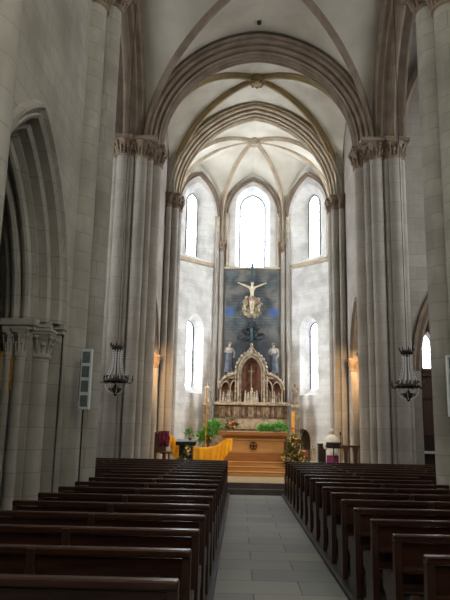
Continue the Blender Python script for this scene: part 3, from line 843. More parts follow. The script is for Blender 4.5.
# ------------------------------------------------------------------ retable (carved altarpiece)
RY = 27.25
re = thing('carved_retable', 'broad carved stone altarpiece with a gabled niche in the middle under the dark panel', 'altarpiece', (0, RY, .705))
MB().box2((-1.95, RY+.05, .29), (1.95, RY+.85, 1.8)).build('altar_base', 'carvedpale', re)
MB().box2((-1.85, RY-.02, 1.8), (1.85, RY+.75, 2.22)).box2((-1.9, RY-.06, 1.8), (1.9, RY, 1.86)).build('plinth', 'carvedpale', re)
pr = MB().box2((-1.85, RY, 2.22), (1.85, RY+.6, 2.78)).build('predella', 'carved', re)
for k in range(9):
    x = -1.48+.37*k
    MB().box2((x-.14, RY-.02, 2.29), (x+.14, RY+.03, 2.72)).build('relief_panel', 'redpanel' if k % 2 else 'carvedpale', pr)
    f = MB(); f.lathe((x, RY-.04, 2.31), [(.07, 0), (.075, .15), (.05, .22), (.06, .27), (.03, .33), (.05, .37), (.03, .40)], 8); f.build('relief_figure', 'carved', pr)
MB().box2((-1.98, RY-.16, 2.78), (1.98, RY+.6, 2.86)).box2((-1.92, RY-.1, 2.86), (1.92, RY+.6, 2.91)).build('shelf', 'carvedpale', re, bevel=.01)
# back body with curved shoulders
def retab_top(x):
    x = abs(x)
    if x > 1.62: return 3.45
    if x > .62: return 3.45 + .62*math.sqrt(max(0, 1-((x-.62)/1.0)**2))
    return 4.45
mb = MB(); xs = [-1.72+3.44*i/48 for i in range(49)]
fr = [[V((x, RY+.25, 2.91)) for x in xs], [V((x, RY+.25, retab_top(x))) for x in xs], [V((x, RY+.6, retab_top(x))) for x in xs]]
mb.rows(fr, smooth=False); mb.build('back_wall', 'redpanel', re)
for sx in (-1, 1):
    for x in (1.32, .86):
        mb = MB(); arch_sweep(mb, (sx*x, RY, 3.5), (1, 0, 0), (0, 1, 0), .19, .24 if x > 1 else .30, [(.06, 0), (.05, -.04), (.01, -.04), (0, .02), (0, .25), (.06, .25)], 10)
        mb.build('niche_arch', 'carvedpale', re)
    mb = MB(); pts = []
    for i in range(15):
        t = PI/2*i/14; pts.append((sx*(.62+1.06*math.sin(t)), RY-.02, 3.44+.68*math.cos(t)))
    mb.tube(pts, .055, 7)
    for p in pts[1::2]: mb.ball((p[0], p[1], p[2]+.06), .055, n=7, m=5)
    mb.build('scroll_cresting', 'carvedpale', re)
    for x in (1.58, 1.09, .64, ):
        mb = MB(); mb.lathe((sx*x, RY+.02, 2.91), [(.06, 0), (.06, .06), (.04, .08), (.036, .62), (.06, .66), (.06, .72)], 10); mb.build('colonnette', 'carvedpale', re)
    for x, h in ((1.42, .42), (1.28, .34), (1.18, .48), (.96, .46), (.82, .36), (.72, .50)):
        mb = MB(); mb.lathe((sx*x, RY+.06, 2.91), [(.085, 0), (.075, h*.35), (.055, h*.6), (.07, h*.72), (.03, h*.8), (.045, h*.88), (.045, h*.95), (.01, h)], 9)
        mb.tube([(sx*x-.06, RY+.04, 2.91+h*.68), (sx*x-.04, RY-.04, 2.91+h*.5), (sx*x+.03, RY-.05, 2.91+h*.52)], .02, 5)
        mb.build('relief_figure', rnd.choice(['carved', 'statue', 'carved']), re)
# central gabled niche
mb = MB(); arch_sweep(mb, (0, RY-.06, 4.15), (1, 0, 0), (0, 1, 0), .52, .66, [(.2, .02), (.18, -.04), (.12, -.05), (.08, .02), (.04, -.02), (0, .03), (0, .35), (.2, .35)], 16, stilt=1.24)
cn = mb.build('central_arch', 'carvedpale', re)
mb = MB(); mb.add([V((q, RY+.22, z)) for q, z in arch_outline(0, .6, 2.91, 4.15, .74, 10)], [tuple(range(23))]); mb.build('niche_back', 'redpanel', re)
mb = MB()
for t in range(-7, 8):
    x = .76*math.sin(t/7*PI/2); z = 4.15+archz(.76, .88, x)
    mb.ball((x*1.05, RY-.05, z+.04), .075, n=8, m=6)
for sx in (-1, 1):
    for q in range(4): mb.ball((sx*.80, RY-.05, 3.95-.2*q), .06, n=8, m=6)
mb.tube([(.76*math.sin(t/14*PI/2)*1.03, RY-.02, 4.17+archz(.76, .88, .76*math.sin(t/14*PI/2))) for t in range(-14, 15)], .05, 6)
for sx in (-1, 1): mb.tube([(sx*.79, RY-.02, 4.25), (sx*.79, RY-.02, 2.95)], .05, 6)
mb.build('crocket_cresting', 'carvedpale', re)
MB().box((0, RY+.12, 3.98), (.035, .04, .95)).box((0, RY+.12, 4.22), (.34, .04, .035)).build('niche_cross', 'carvedpale', re)
for x, h in ((-.3, .5), (-.14, .42), (.02, .62), (.17, .44), (.31, .52)):
    mb = MB(); mb.lathe((x, RY+.06, 2.91), [(.09, 0), (.08, h*.35), (.055, h*.6), (.07, h*.72), (.03, h*.8), (.048, h*.88), (.045, h*.95), (.01, h)], 9)
    mb.tube([(x-.06, RY+.03, 2.91+h*.68), (x-.02, RY-.06, 2.91+h*.55)], .02, 5); mb.build('relief_figure', 'statue' if x != .02 else 'gildcloud', re)
mb = MB(); mb.lathe((0, RY, 4.98), [(.14, 0), (.16, .05), (.10, .09), (.07, .14), (.09, .22), (.06, .30)], 10); mb.ball((0, RY, 5.34), .075); mb.tube([(-.07, RY, 5.2), (-.14, RY-.03, 5.12)], .03, 6); mb.tube([(.07, RY, 5.2), (.14, RY-.03, 5.12)], .03, 6)
mb.build('finial_figure', 'carvedpale', re)

re.scale = (.82, 1, 1)
# statues on the shoulders and at the ends
for sx, lab, rb in ((-1, 'half-robed carved statue standing on the left shoulder of the altarpiece', 'statuegrey'), (1, 'robed carved statue standing on the right shoulder of the altarpiece', 'statuegrey')):
    MB().box2((sx*.72, RY+.02, 3.9), (sx*1.18, RY+.5, 4.14)).build('statue_plinth', 'carvedpale', re)
    standing('carved_statue', lab, 'statue', (sx*.95, RY+.2, 4.14), 1.34, 'statue', rb, 'carved statues on the altarpiece', raised=sx < 0, turn=-.2*sx)
for sx, lab in ((-1, 'small pale statue on a pedestal beside the left end of the altarpiece'), (1, 'small dark statue on a pedestal beside the right end of the altarpiece')):
    p = thing('pedestal', 'carved stone pedestal at the %s end of the altarpiece' % ('left' if sx < 0 else 'right'), 'pedestal', (sx*1.83, RY-.2, .3))
    MB().box2((sx*1.66, RY-.40, .3), (sx*2.0, RY-.03, 2.72)).build('plinth', 'carved', p)
    MB().box2((sx*1.64, RY-.43, 2.72), (sx*2.02, RY-.02, 2.84)).build('cap', 'carvedpale', p)
    standing('carved_statue', lab, 'statue', (sx*1.83, RY-.2, 2.84), .85, 'statue' if sx < 0 else 'carved', 'statue' if sx < 0 else 'carved', 'carved statues on the altarpiece')

# ------------------------------------------------------------------ crucifix with gilded cloud
cy = BY-.42
cr = thing('crucifix', 'pale carved crucifix with a gilded cloud at its foot before the dark panel', 'crucifix', (0, cy, 5.5))
MB().box2((-.055, cy+.12, 5.55), (.055, cy+.22, 9.15)).box2((-.80, cy+.12, 8.22), (.80, cy+.2, 8.285)).build('cross', mottled('teal_paint', '35525c', '384a54', 5, .7), cr)
J = [((0, cy, 7.32), .115), ((0, cy-.02, 7.55), .10), ((0, cy-.03, 7.85), .145), ((0, cy-.03, 7.98), .08), ((0, cy-.06, 8.05), .055), ((.01, cy-.12, 8.14), .095), ((.01, cy-.12, 8.23), .07),
     ((-.20, cy, 7.96), .06), ((-.48, cy+.04, 8.08), .05), ((-.76, cy+.08, 8.22), .038), ((-.86, cy+.09, 8.26), .042),
     ((.20, cy, 7.96), .06), ((.48, cy+.04, 8.08), .05), ((.76, cy+.08, 8.22), .038), ((.86, cy+.09, 8.26), .042),
     ((-.08, cy, 7.2), .09), ((-.07, cy-.10, 6.86), .07), ((-.045, cy, 6.5), .045), ((-.03, cy-.06, 6.36), .045),
     ((.08, cy, 7.2), .09), ((.07, cy-.10, 6.86), .07), ((.045, cy, 6.5), .045), ((.03, cy-.06, 6.36), .045)]
J = [((x*.76-.0, y, 8.2+(z-8.2)*.76), r*.78) for (x, y, z), r in J]
E = [(0, 1), (1, 2), (2, 3), (3, 4), (4, 5), (5, 6), (2, 7), (7, 8), (8, 9), (9, 10), (2, 11), (11, 12), (12, 13), (13, 14), (0, 15), (15, 16), (16, 17), (17, 18), (0, 19), (19, 20), (20, 21), (21, 22)]
skin('body', J, E, 'figure', cr)
mb = MB(); mb.lathe((.008, cy-.11, 8.19), [(.082, 0), (.10, .02), (.082, .04)], 12); mb.ball((.008, cy-.085, 8.19), .078, (1, 1, 1.1)); mb.build('hair', 'carved', cr)
mb = MB(); mb.rows([[V((w*math.cos(2*PI*q/20)*(1+.06*math.cos(q*2.2)), cy-.01+w*.85*math.sin(2*PI*q/20), z)) for q in range(20)] for z, w in ((7.38, .145), (7.46, .135), (7.58, .115))], closed=True)
mb.tube([(.08, cy-.08, 7.55), (.16, cy-.09, 7.48), (.16, cy-.09, 7.34)], [.025, .04, .015], 6); mb.build('loincloth', 'loin', cr)
cl = MB(); rr = random.Random(3)
for k in range(34):
    a = 2*PI*k/34; r1 = .44+rr.uniform(-.08, .06)
    c = V((r1*.78*math.cos(a), cy+.0+rr.uniform(-.06, .06), 7.14+r1*math.sin(a)))
    if c.z > 7.35 and abs(c.x) < .2: continue
    cl.ball(c, rr.uniform(.055, .10), (1, .9, 1), 8, 6)
for k in range(40):
    a = rr.uniform(0, 2*PI); r1 = rr.uniform(.17, .40)
    if abs(r1*math.cos(a)) < .11: continue
    cl.ball((r1*.8*math.cos(a), cy+.06, 7.12+r1*math.sin(a)), rr.uniform(.05, .085), n=7, m=5)
cl.build('gilded_cloud', 'gildcloud', cr)
for k in range(6):
    a = 2*PI*k/6+.4; x, z = .36*math.cos(a), 7.12+.42*math.sin(a)
    mb = MB(); mb.ball((x, cy-.12, z), .065, n=9, m=7); mb.ball((x-.09, cy-.09, z-.05), .07, (1, .4, .6), 8, 6); mb.ball((x+.09, cy-.09, z-.05), .07, (1, .4, .6), 8, 6)
    mb.build('cherub', 'carvedpale', cr)
mb = MB(); r9 = random.Random(21)
for k in range(60):
    t = r9.random()**1.5; w_ = .62*(1-t)
    mb.ball((r9.uniform(-w_, w_), cy+.26+r9.uniform(-.1, .06), 5.72+.8*t), r9.uniform(.08, .14), (1.2, .9, .7), 7, 5)
mb.build('rocky_mound', 'slate', cr)

# ------------------------------------------------------------------ altar
al = thing('altar', 'light wooden altar with a carved round cross on its front', 'altar', (0, 22.95, PZ))
MB().box2((-1.12, 22.55, PZ), (1.12, 23.45, .98)).build('plinth', 'oakdark', al, bevel=.012)
MB().box2((-1.06, 22.62, .98), (1.06, 23.4, 1.56)).build('body', 'oak', al, bevel=.01)
MB().box2((-1.12, 22.58, 1.40), (1.12, 23.44, 1.46)).build('moulding', 'oak', al, bevel=.012)
MB().box2((-1.2, 22.46, 1.56), (1.2, 23.5, 1.69)).build('top', 'oakdark', al, bevel=.015)
MB().box2((-.9, 22.62, 1.691), (.7, 23.35, 1.705)).build('linen', 'linen', al)
for k in range(1): 
    mb = MB(); mb.add([V((.02+.14*math.cos(2*PI*q/28)*f, 22.605-d, 1.22+.14*math.sin(2*PI*q/28)*f)) for f, d in ((1, 0), (1, .03), (.72, .03), (.72, 0)) for q in range(28)],
        [(i*28+q, i*28+(q+1) % 28, ((i+1) % 4)*28+(q+1) % 28, ((i+1) % 4)*28+q) for i in range(4) for q in range(28)])
    mb.box((.02, 22.60, 1.22), (.24, .03, .05)); mb.box((.02, 22.60, 1.22), (.05, .03, .24)); mb.build('cross_emblem', mottled('emblem_wood', '5a3626', '472a1e', 8, .5), al)

# ------------------------------------------------------------------ candle, staff, flowers
cs = thing('paschal_candle', 'thick ochre candle on a tall stand behind the big flower arrangement', 'candle', (1.35, 22.2, PZ))
MB().lathe((1.35, 22.2, PZ), [(.17, 0), (.17, .03), (.05, .06), (.03, .12), (.028, .72), (.07, .76), (.08, .79), (.03, .80)], 16).build('stand', 'brass', cs)
MB().lathe((1.35, 22.2, PZ+.8), [(.055, 0), (.055, .88), (.045, .90)], 16).build('candle', 'candle', cs)
MB().lathe((1.35, 22.2, PZ+1.1), [(.058, 0), (.058, .05)], 16).build('candle_band', 'petal_r', cs)
MB().tube([(1.35, 22.2, PZ+1.69), (1.352, 22.2, PZ+1.73)], .005, 5).build('wick', 'black', cs)
ps = thing('processional_staff', 'slender golden staff standing upright left of the altar', 'staff', (-1.63, 22.6, PZ))
MB().lathe((-1.63, 22.6, PZ), [(.14, 0), (.14, .04), (.03, .08), (.03, .16)], 12).build('foot', 'brass', ps)
MB().tube([(-1.63, 22.6, PZ+.08), (-1.63, 22.6, 3.1)], .022, 8).build('pole', 'gold', ps)
MB().ball((-1.63, 22.6, 3.13), .045).build('knob', 'gold', ps)

def leaf(mb, p, d, L, w, rr):
    d = V(d).normalized(); s = d.orthogonal().normalized(); s = Matrix.Rotation(rr.uniform(0, 6.28), 3, d) @ s
    nrm = d.cross(s); p = V(p)
    mb.add([p, p+d*L*.45+s*w+nrm*w*.25, p+d*L, p+d*L*.45-s*w+nrm*w*.25, p+d*L*.5], [(0, 1, 4), (1, 2, 4), (2, 3, 4), (3, 0, 4)])
def blossom(mb, p, r, rr):
    p = V(p)
    mb.ball(p, r*.45, n=6, m=4)
    ax = V((rr.uniform(-.5, .5), -1, rr.uniform(-.1, .8))).normalized(); s = ax.orthogonal().normalized()
    for k in range(6):
        q = Matrix.Rotation(2*PI*k/6, 3, ax) @ s; t = ax.cross(q)
        mb.add([p, p+q*r*.6+t*r*.35, p+q*r*1.1+ax*r*.2, p+q*r*.6-t*r*.35], [(0, 1, 2, 3)])
def bouquet(name, label, loc, blobs, nleaf, leafmat, flowers, base, seed, ll=.16, lw=.035):
    rr = random.Random(seed); r = thing(name, label, 'flowers', loc)
    def pt(k=1.0):
        c, rad = rr.choice(blobs)
        while True:
            d = V((rr.uniform(-1, 1), rr.uniform(-1, 1), rr.uniform(-1, 1)))
            if .1 < d.length < 1: break
        return V(loc)+V(c)+V((d.x*rad[0], d.y*rad[1], d.z*rad[2]))*k, d
    mb = MB()
    for _ in range(nleaf):
        p, d = pt(.85); leaf(mb, p, d+V((0, 0, .35)), rr.uniform(.7, 1.25)*ll, lw, rr)
    for c, rad in blobs:
        for _ in range(5): mb.tube([V(loc)+V((0, 0, base)), V(loc)+V(c)+V((rr.uniform(-.6, .6)*rad[0], rr.uniform(-.6, .6)*rad[1], rr.uniform(-.2, .6)*rad[2]))], .006, 4)
    o = mb.build('foliage', leafmat, r); o['kind'] = 'stuff'
    for nm, mat, n, size in flowers:
        mb = MB()
        for _ in range(n):
            p, d = pt(1.0); p.y -= .03; blossom(mb, p, size*rr.uniform(.7, 1.2), rr)
        o = mb.build(nm, mat, r); o['kind'] = 'stuff'
    return r
fl = bouquet('flower_arrangement', 'big cream and yellow flower arrangement on the steps under the thick candle', (1.30, 21.7, .575),
        [((0, 0, .48), (.24, .18, .36)), ((-.08, 0, .3), (.28, .18, .28)), ((.3, 0, .18), (.3, .16, .17)), ((.05, .02, .83), (.16, .14, .2))], 520, 'greendark',
        [('cream_blossoms', 'petal_y', 130, .045), ('red_blossoms', 'petal_r', 26, .04)], 0, 4)
MB().lathe((1.30, 21.7, .575), [(.12, 0), (.16, .12), (.13, .24), (.10, .25)], 14).build('vase', 'brass', fl)
def stand(loc, h, label):
    p = thing('plant_stand', label, 'stand', loc); x, y, z = loc
    MB().lathe((x, y, z), [(.16, 0), (.16, .04), (.04, .08), (.035, h-.08), (.14, h-.03), (.15, h)], 14).build('column', 'brown', p)
stand((-1.62, 24.3, PZ), .62, 'turned wooden stand under the green plant left of the altar')
g1 = bouquet('green_plant', 'large leafy green plant on a stand behind the left end of the altar', (-1.62, 24.3, PZ+.62),
        [((.05, 0, .32), (.34, .22, .24)), ((.2, 0, .5), (.26, .2, .22)), ((-.2, 0, .15), (.16, .16, .16))], 560, 'green', [], 0, 5, .17, .036)
MB().lathe((-1.62, 24.3, PZ+.62), [(.09, 0), (.14, .2), (.15, .2), (.12, .18)], 12).build('pot', 'brown', g1)
stand((-.78, 24.4, PZ), .85, 'turned wooden stand under the pink flowers behind the altar')
g2 = bouquet('flower_vase', 'small bunch of pink and cream flowers behind the left end of the altar', (-.78, 24.4, PZ+.85),
        [((0, 0, .38), (.2, .16, .2))], 120, 'greendark', [('pink_blossoms', 'petal_r', 22, .05), ('cream_blossoms', 'petal_y', 16, .05)], .1, 6)
MB().lathe((-.78, 24.4, PZ+.85), [(.06, 0), (.09, .1), (.05, .2), (.07, .24)], 12).build('vase', 'statue', g2)
pl = thing('planter_box', 'long wooden planter behind the right half of the altar', 'planter', (.75, 24.45, PZ))
MB().box2((.2, 24.3, PZ), (1.3, 24.6, PZ+.85)).build('box', 'brown', pl, bevel=.01)
bouquet('green_plant', 'low spreading green plants in the planter behind the altar', (.75, 24.45, PZ+.85),
        [((-.25, 0, .22), (.34, .2, .16)), ((.25, 0, .28), (.34, .2, .2))], 560, 'green', [], 0, 8, .15, .034)

# ------------------------------------------------------------------ things left of the altar
am = thing('ambo', 'black reading desk with flowers on its front left of the altar', 'lectern', (-2.12, 20.5, .3))
MB().box2((-2.33, 20.3, .3), (-1.91, 20.75, 1.28)).build('body', 'black', am, bevel=.01)
MB().box((-2.12, 20.48, 1.33), (.62, .56, .12), 0, .12).build('desk_top', 'black', am, bevel=.012)
bouquet('flower_spray', 'small spray of yellow and magenta flowers on the front of the black reading desk', (-2.12, 20.17, .62),
        [((-.08, 0, .14), (.12, .05, .16)), ((.08, 0, .46), (.10, .05, .12)), ((0, 0, 0), (.06, .05, .5))], 120, 'greendark', [('yellow_blossoms', 'petal_y', 14, .05), ('magenta_blossoms', 'purple', 12, .055)], -.3, 9, .12, .03)
sp = bouquet('small_plant', 'little green sprig standing on top of the black reading desk', (-2.02, 20.6, 1.38), [((0, 0, .22), (.12, .1, .14))], 60, 'green', [('pink_blossoms', 'petal_r', 4, .03)], 0.02, 10, .12, .03)
MB().lathe((-2.02, 20.6, 1.375), [(.04, 0), (.05, .08), (.045, .08)], 10).build('pot', 'brown', sp)

# ochre cloth draped in a swag
yc = MB(); rows = []
top = [(-2.82, 1.62), (-2.6, 1.50), (-2.4, 1.30), (-2.1, 1.20), (-1.8, 1.18), (-1.5, 1.18), (-1.2, 1.24), (-1.0, 1.38), (-.85, 1.46), (-.68, 1.47)]
bot = [(-2.80, 1.58), (-2.6, 1.05), (-2.45, .55), (-2.1, .32), (-1.8, .32), (-1.5, .32), (-1.25, .46), (-1.05, .66), (-.86, .95), (-.70, 1.12)]
def poly(p, t):
    t *= len(p)-1; i = min(int(t), len(p)-2); f = t-i; return V((p[i][0]*(1-f)+p[i+1][0]*f, 0, p[i][1]*(1-f)+p[i+1][1]*f))
for j in range(13):
    row = []
    for i in range(81):
        a, b = poly(top, i/80), poly(bot, i/80); p = a.lerp(b, j/12)
        fold = .035*math.sin(i*.95+j*.1)*(.25+j/12) + .02*math.sin(i*.31+2)
        row.append(V((p.x, 20.98+fold-.10*j/12*(1 if j < 12 else 1), p.z)))
    rows.append(row)
yc.rows(rows); o = yc.build('ochre_cloth', 'yellow'); so = o.modifiers.new('so', 'SOLIDIFY'); so.thickness = .012
tag(o, 'bright ochre cloth draped in a swag beside the black reading desk', 'cloth')

st = thing('wooden_stool', 'small round brown wooden stool by the left clustered pier', 'stool', (-2.67, 19.85, .3))
MB().lathe((-2.67, 19.85, 0), [(.19, 1.0), (.20, 1.02), (.20, 1.05), (.19, 1.06)], 20).build('seat', 'brown', st)
for k in range(4):
    a = PI/4+PI/2*k; MB().tube([(-2.67+.11*math.cos(a), 19.85+.11*math.sin(a), 1.01), (-2.67+.17*math.cos(a), 19.85+.17*math.sin(a), .3)], .02, 7).build('leg', 'brown', st)
MB().tube([(-2.67+.14*math.cos(2*PI*q/16), 19.85+.14*math.sin(2*PI*q/16), .65) for q in range(17)], .012, 6).build('stretcher', 'brown', st)
ch = thing('wooden_chair', 'tall-backed reddish wooden chair against the left clustered pier', 'chair', (-2.93, 20.35, .3))
for x, y, h in ((-3.1, 20.5, 1.62), (-2.78, 20.5, 1.62), (-3.1, 20.15, .78), (-2.78, 20.15, .78)):
    MB().box2((x-.025, y-.025, .3), (x+.025, y+.025, h)).build('leg', 'brown', ch, bevel=.005)
MB().box2((-3.14, 20.1, .76), (-2.74, 20.53, .80)).build('seat', 'brown', ch, bevel=.006)
MB().box2((-3.1, 20.49, 1.0), (-2.78, 20.52, 1.58)).build('backrest', 'brown', ch, bevel=.006)
mb = MB(); rows = []
for j in range(9):
    t = j/8; row = []
    for i in range(15):
        u = i/14; x = -3.0+.34*u+.03*math.sin(j*1.1+i)*t
        if t < .35: y, z = 20.57-.08*(t/.35)*0 - .10*t/.35, 1.66-.012*abs(i-7)/7
        else: y, z = 20.455-.03*math.sin(i*1.3)*t, 1.66-(t-.35)*(.62+.12*math.sin(i*.7))
        row.append(V((x, y, z)))
    rows.append(row)
mb.rows(rows); o = mb.build('maroon_cloth', 'maroon'); so = o.modifiers.new('so', 'SOLIDIFY'); so.thickness = .015
tag(o, 'maroon and purple cloth hung over the back of the tall wooden chair', 'cloth')

# ------------------------------------------------------------------ things right of the altar
# person in white seen from behind, head bent forward
px, py, pz = 2.50, 20.95, .3
pe = thing('person', 'person in white top and purple skirt, back turned, head bent over a reading stand', 'person', (px, py, pz))
PK = .94; Q = lambda x, y, z: (px+x*PK, py+y*PK, pz+z*PK)
J = [(Q(0, 0, .92), .13), (Q(0, .01, 1.08), .115), (Q(0, .03, 1.27), .135), (Q(0, .08, 1.39), .075), (Q(0, .13, 1.43), .055), (Q(0, .19, 1.47), .085), (Q(0, .23, 1.52), .07),
     (Q(-.16, .05, 1.33), .065), (Q(-.24, .04, 1.08), .048), (Q(-.19, .20, .95), .036), (Q(-.15, .30, .97), .034),
     (Q(.16, .05, 1.33), .065), (Q(.25, .06, 1.09), .048), (Q(.21, .24, 1.02), .036), (Q(.18, .33, 1.05), .034),
     (Q(-.08, 0, .82), .10), (Q(-.085, -.01, .48), .062), (Q(-.085, -.03, .30), .055), (Q(-.085, 0, .08), .036), (Q(-.095, .10, .035), .036), (Q(-.10, .17, .028), .028),
     (Q(.08, 0, .82), .10), (Q(.085, -.01, .48), .062), (Q(.085, -.03, .30), .055), (Q(.085, 0, .08), .036), (Q(.095, .10, .035), .036), (Q(.10, .17, .028), .028)]
J = [(p, r*PK) for p, r in J]
E = [(0, 1), (1, 2), (2, 3), (3, 4), (4, 5), (5, 6), (2, 7), (7, 8), (8, 9), (9, 10), (2, 11), (11, 12), (12, 13), (13, 14), (0, 15), (15, 16), (16, 17), (17, 18), (18, 19), (19, 20), (0, 21), (21, 22), (22, 23), (23, 24), (24, 25), (25, 26)]
# fingers: short chains rooted in each palm
for w, sgn in ((10, -1), (14, 1)):
    wx, wy, wz = J[w][0]
    for f, (dx, L) in enumerate(((-.030, .05), (-.010, .06), (.010, .057), (.028, .046))):
        b0 = len(J)
        J += [((wx+dx*.8, wy+.045, wz+.004), .0095), ((wx+dx, wy+.045+L*.6, wz), .0085), ((wx+dx, wy+.045+L, wz-.018), .0075)]
        E += [(w, b0), (b0, b0+1), (b0+1, b0+2)]
    b0 = len(J); J += [((wx-sgn*.038, wy+.02, wz), .011), ((wx-sgn*.052, wy+.055, wz-.004), .009)]; E += [(w, b0), (b0, b0+1)]
skin('body', J, E, 'skin', pe)
mb = MB()
hx, hy, hz = Q(0, .21, 1.505)
mb.ball((hx, hy-.025, hz+.025), .112, (.92, 1, 1.02), 16, 11); mb.ball((hx, hy-.085, hz-.04), .06, (1.1, .7, 1)); mb.build('hair', 'hairpale', pe)
mb = MB()
mb.ball((hx, hy+.10, hz-.035), .018, (.8, 1.2, 1.3)); 
for s in (-1, 1): mb.ball((hx+s*.095, hy+.0, hz-.005), .026, (.4, .8, 1.2)); mb.ball((hx+s*.035, hy+.09, hz+.01), .012)
mb.ball((hx, hy+.085, hz-.075), .02, (1.4, .5, .4)); mb.build('face', 'skin', pe)
def tube_rows(sections, nq=32):
    return [[V((cx+w*PK*math.cos(2*PI*q/nq), cy_+d*PK*math.sin(2*PI*q/nq), pz+(z-pz)*PK)) for q in range(nq)] for cx, cy_, z, w, d in sections]
mb = MB(); mb.rows(tube_rows([(px, py+.0, pz+.76, .205, .165), (px, py, pz+.9, .185, .155), (px, py+.01, pz+1.08, .175, .145), (px, py+.02, pz+1.24, .20, .155), (px, py+.04, pz+1.34, .185, .14), (px, py+.075, pz+1.41, .12, .105), (px, py+.10, pz+1.445, .075, .075)]), closed=True)
for s in (-1, 1):
    mb.tube([Q(s*.09, .05, 1.33), Q(s*.15, .05, 1.32), Q(s*.205, .045, 1.20), Q(s*.245, .05, 1.07), Q(s*.225, .12, 1.0)], [.04, .07, .073, .064, .057], 12)
mb.build('white_top', 'whitecloth', pe)
mb = MB(); mb.rows([[V((px+w*(1+.05*math.cos(q*1.4))*math.cos(2*PI*q/36), py+d*(1+.05*math.cos(q*1.4))*math.sin(2*PI*q/36), pz+z)) for q in range(36)] for z, w, d in ((.42, .185, .165), (.55, .185, .16), (.72, .178, .15), (.84, .16, .135))], closed=True)
mb.build('purple_skirt', 'purple', pe)
for s in (-1, 1):
    mb = MB(); mb.ball(Q(s*.092, .075, .035), .05, (.8, 2.2, .7), 12, 8); mb.build('shoe', 'black', pe)

le = thing('music_stand', 'black tilted reading stand in front of the person in white', 'stand', (2.46, 20.45, .3))
MB().lathe((2.46, 20.45, .3), [(.16, 0), (.16, .02), (.02, .05), (.018, 1.03)], 12).build('pole', 'black', le)
mb = MB(); mb.box((2.46, 20.45, 1.35), (.46, .34, .02), 0, -.42); mb.box((2.46, 20.30, 1.265), (.46, .03, .05)); mb.build('desk', 'black', le)
mi = thing('microphone', 'thin black microphone on a stem above the reading stand', 'microphone', (2.72, 20.62, .3))
MB().lathe((2.72, 20.75, .3), [(.1, 0), (.1, .02), (.012, .03), (.012, .05)], 12).tube([(2.72, 20.75, .33), (2.72, 20.75, 1.66)], .010, 6).build('stem', 'black', mi)
MB().ball((2.72, 20.73, 1.69), .035, (1, 1, 1.5)).build('head', 'black', mi)
be = thing('dark_cabinet', 'low dark wooden cabinet left of the person in white', 'cabinet', (2.12, 22.1, .3))
MB().box2((2.14, 21.5, .3), (2.36, 21.95, 1.32)).build('body', 'darkwood', be, bevel=.008)
MB().box2((2.12, 21.48, 1.32), (2.38, 21.97, 1.36)).build('top', 'darkwood', be)
MB().box2((2.16, 21.485, .4), (2.34, 21.5, 1.28)).build('door', 'darkwood', be)
pd = thing('prie_dieu', 'brown wooden kneeling rail with flared posts against the right clustered pier', 'kneeler', (3.0, 21.0, .3))
MB().box2((2.80, 20.95, 1.27), (3.42, 21.13, 1.33)).build('armrest', 'brown', pd, bevel=.01)
MB().box2((2.84, 20.6, .3), (3.42, 21.25, .42)).box2((2.86, 20.82, .42), (3.4, 21.17, .62)).build('kneeling_board', 'brown', pd, bevel=.01)
for x in (2.92, 3.22):
    mb = MB(); prof = [(.10, 1.27), (.075, 1.18), (.05, 1.05), (.045, .8), (.05, .62)]
    vs = []; 
    for yy in (20.89, 21.07):
        vs += [(x-w, yy, z) for w, z in prof] + [(x+w, yy, z) for w, z in prof[::-1]]
    n = 10; mb.add(vs, [tuple(range(n)), tuple(range(n, 2*n))[::-1]] + [(i, (i+1) % n, n+(i+1) % n, n+i) for i in range(n)]); mb.build('post', 'brown', pd)

# niche contents on the right apse wall
Ur = V((BX-AX, BY-AY, 0)).normalized()
Lr = V((BX-AX, BY-AY, 0)).length
nc = V((AX, AY, 0))+Ur*(Lr*.46)
st1 = standing('niche_statue', 'small pale statue standing at the right edge of the dark wall niche', 'statue', (2.36, 25.35, .62), .62, 'statue', 'statue')
pd1 = thing('stone_block', 'pale stone block under the small statue at the niche', 'block', (2.36, 25.35, .3))
MB().box2((2.2, 25.18, .298), (2.52, 25.52, .62)).build('block', 'white', pd1, bevel=.01)
pb = thing('stone_ledge', 'pale stone ledge under the red flowers below the wall niche', 'ledge', (1.9, 25.7, .3))
MB().box2((1.8, 25.6, .298), (2.18, 26.2, .6)).build('ledge', 'white', pb, bevel=.01)
nf = bouquet('flower_vase', 'bunch of red and cream flowers before the dark wall niche', (2.0, 25.8, .6), [((0, 0, .28), (.24, .14, .16))], 90, 'greendark', [('red_blossoms', 'petal_r', 24, .05), ('cream_blossoms', 'petal_y', 8, .04)], .1, 12)
MB().lathe((2.0, 25.8, .6), [(.06, 0), (.09, .08), (.06, .16)], 12).build('vase', 'brown', nf)

# confessional in the right transept chapel
co = thing('confessional', 'dark brown wooden confessional beyond the arch of the right transept', 'confessional', (6.0, 21.6, .3))
MB().box2((5.35, 21.3, .3), (7.1, 22.4, 3.6)).build('body', 'brown', co)
MB().box2((5.28, 21.2, 3.6), (7.17, 22.45, 3.75)).box2((5.22, 21.14, 3.75), (7.23, 22.45, 3.82)).build('cornice', 'brown', co)
for x in (5.45, 6.04, 6.63):
    d = MB().box2((x, 21.26, .45), (x+.45, 21.3, 2.9)).build('door', 'darkwood', co); MB().box2((x+.06, 21.24, 1.7), (x+.39, 21.26, 2.8)).build('door_panel', 'brown', d)
MB().box2((5.3, 21.1, 1.12), (7.15, 21.3, 1.2)).build('ledge', 'linen', co)
mb = MB(); mb.lathe((6.05, 21.6, 3.82), [(.16, 0), (.12, .1), (.14, .25), (.1, .4), (.13, .5), (.02, .62)], 10); mb.build('finial', 'gildcloud', co)
gp = thing('gilt_picture_frame', 'small gilt framed picture on the jamb deep inside the left arcade arch', 'picture', (-4.05, 9.8, 2.5))
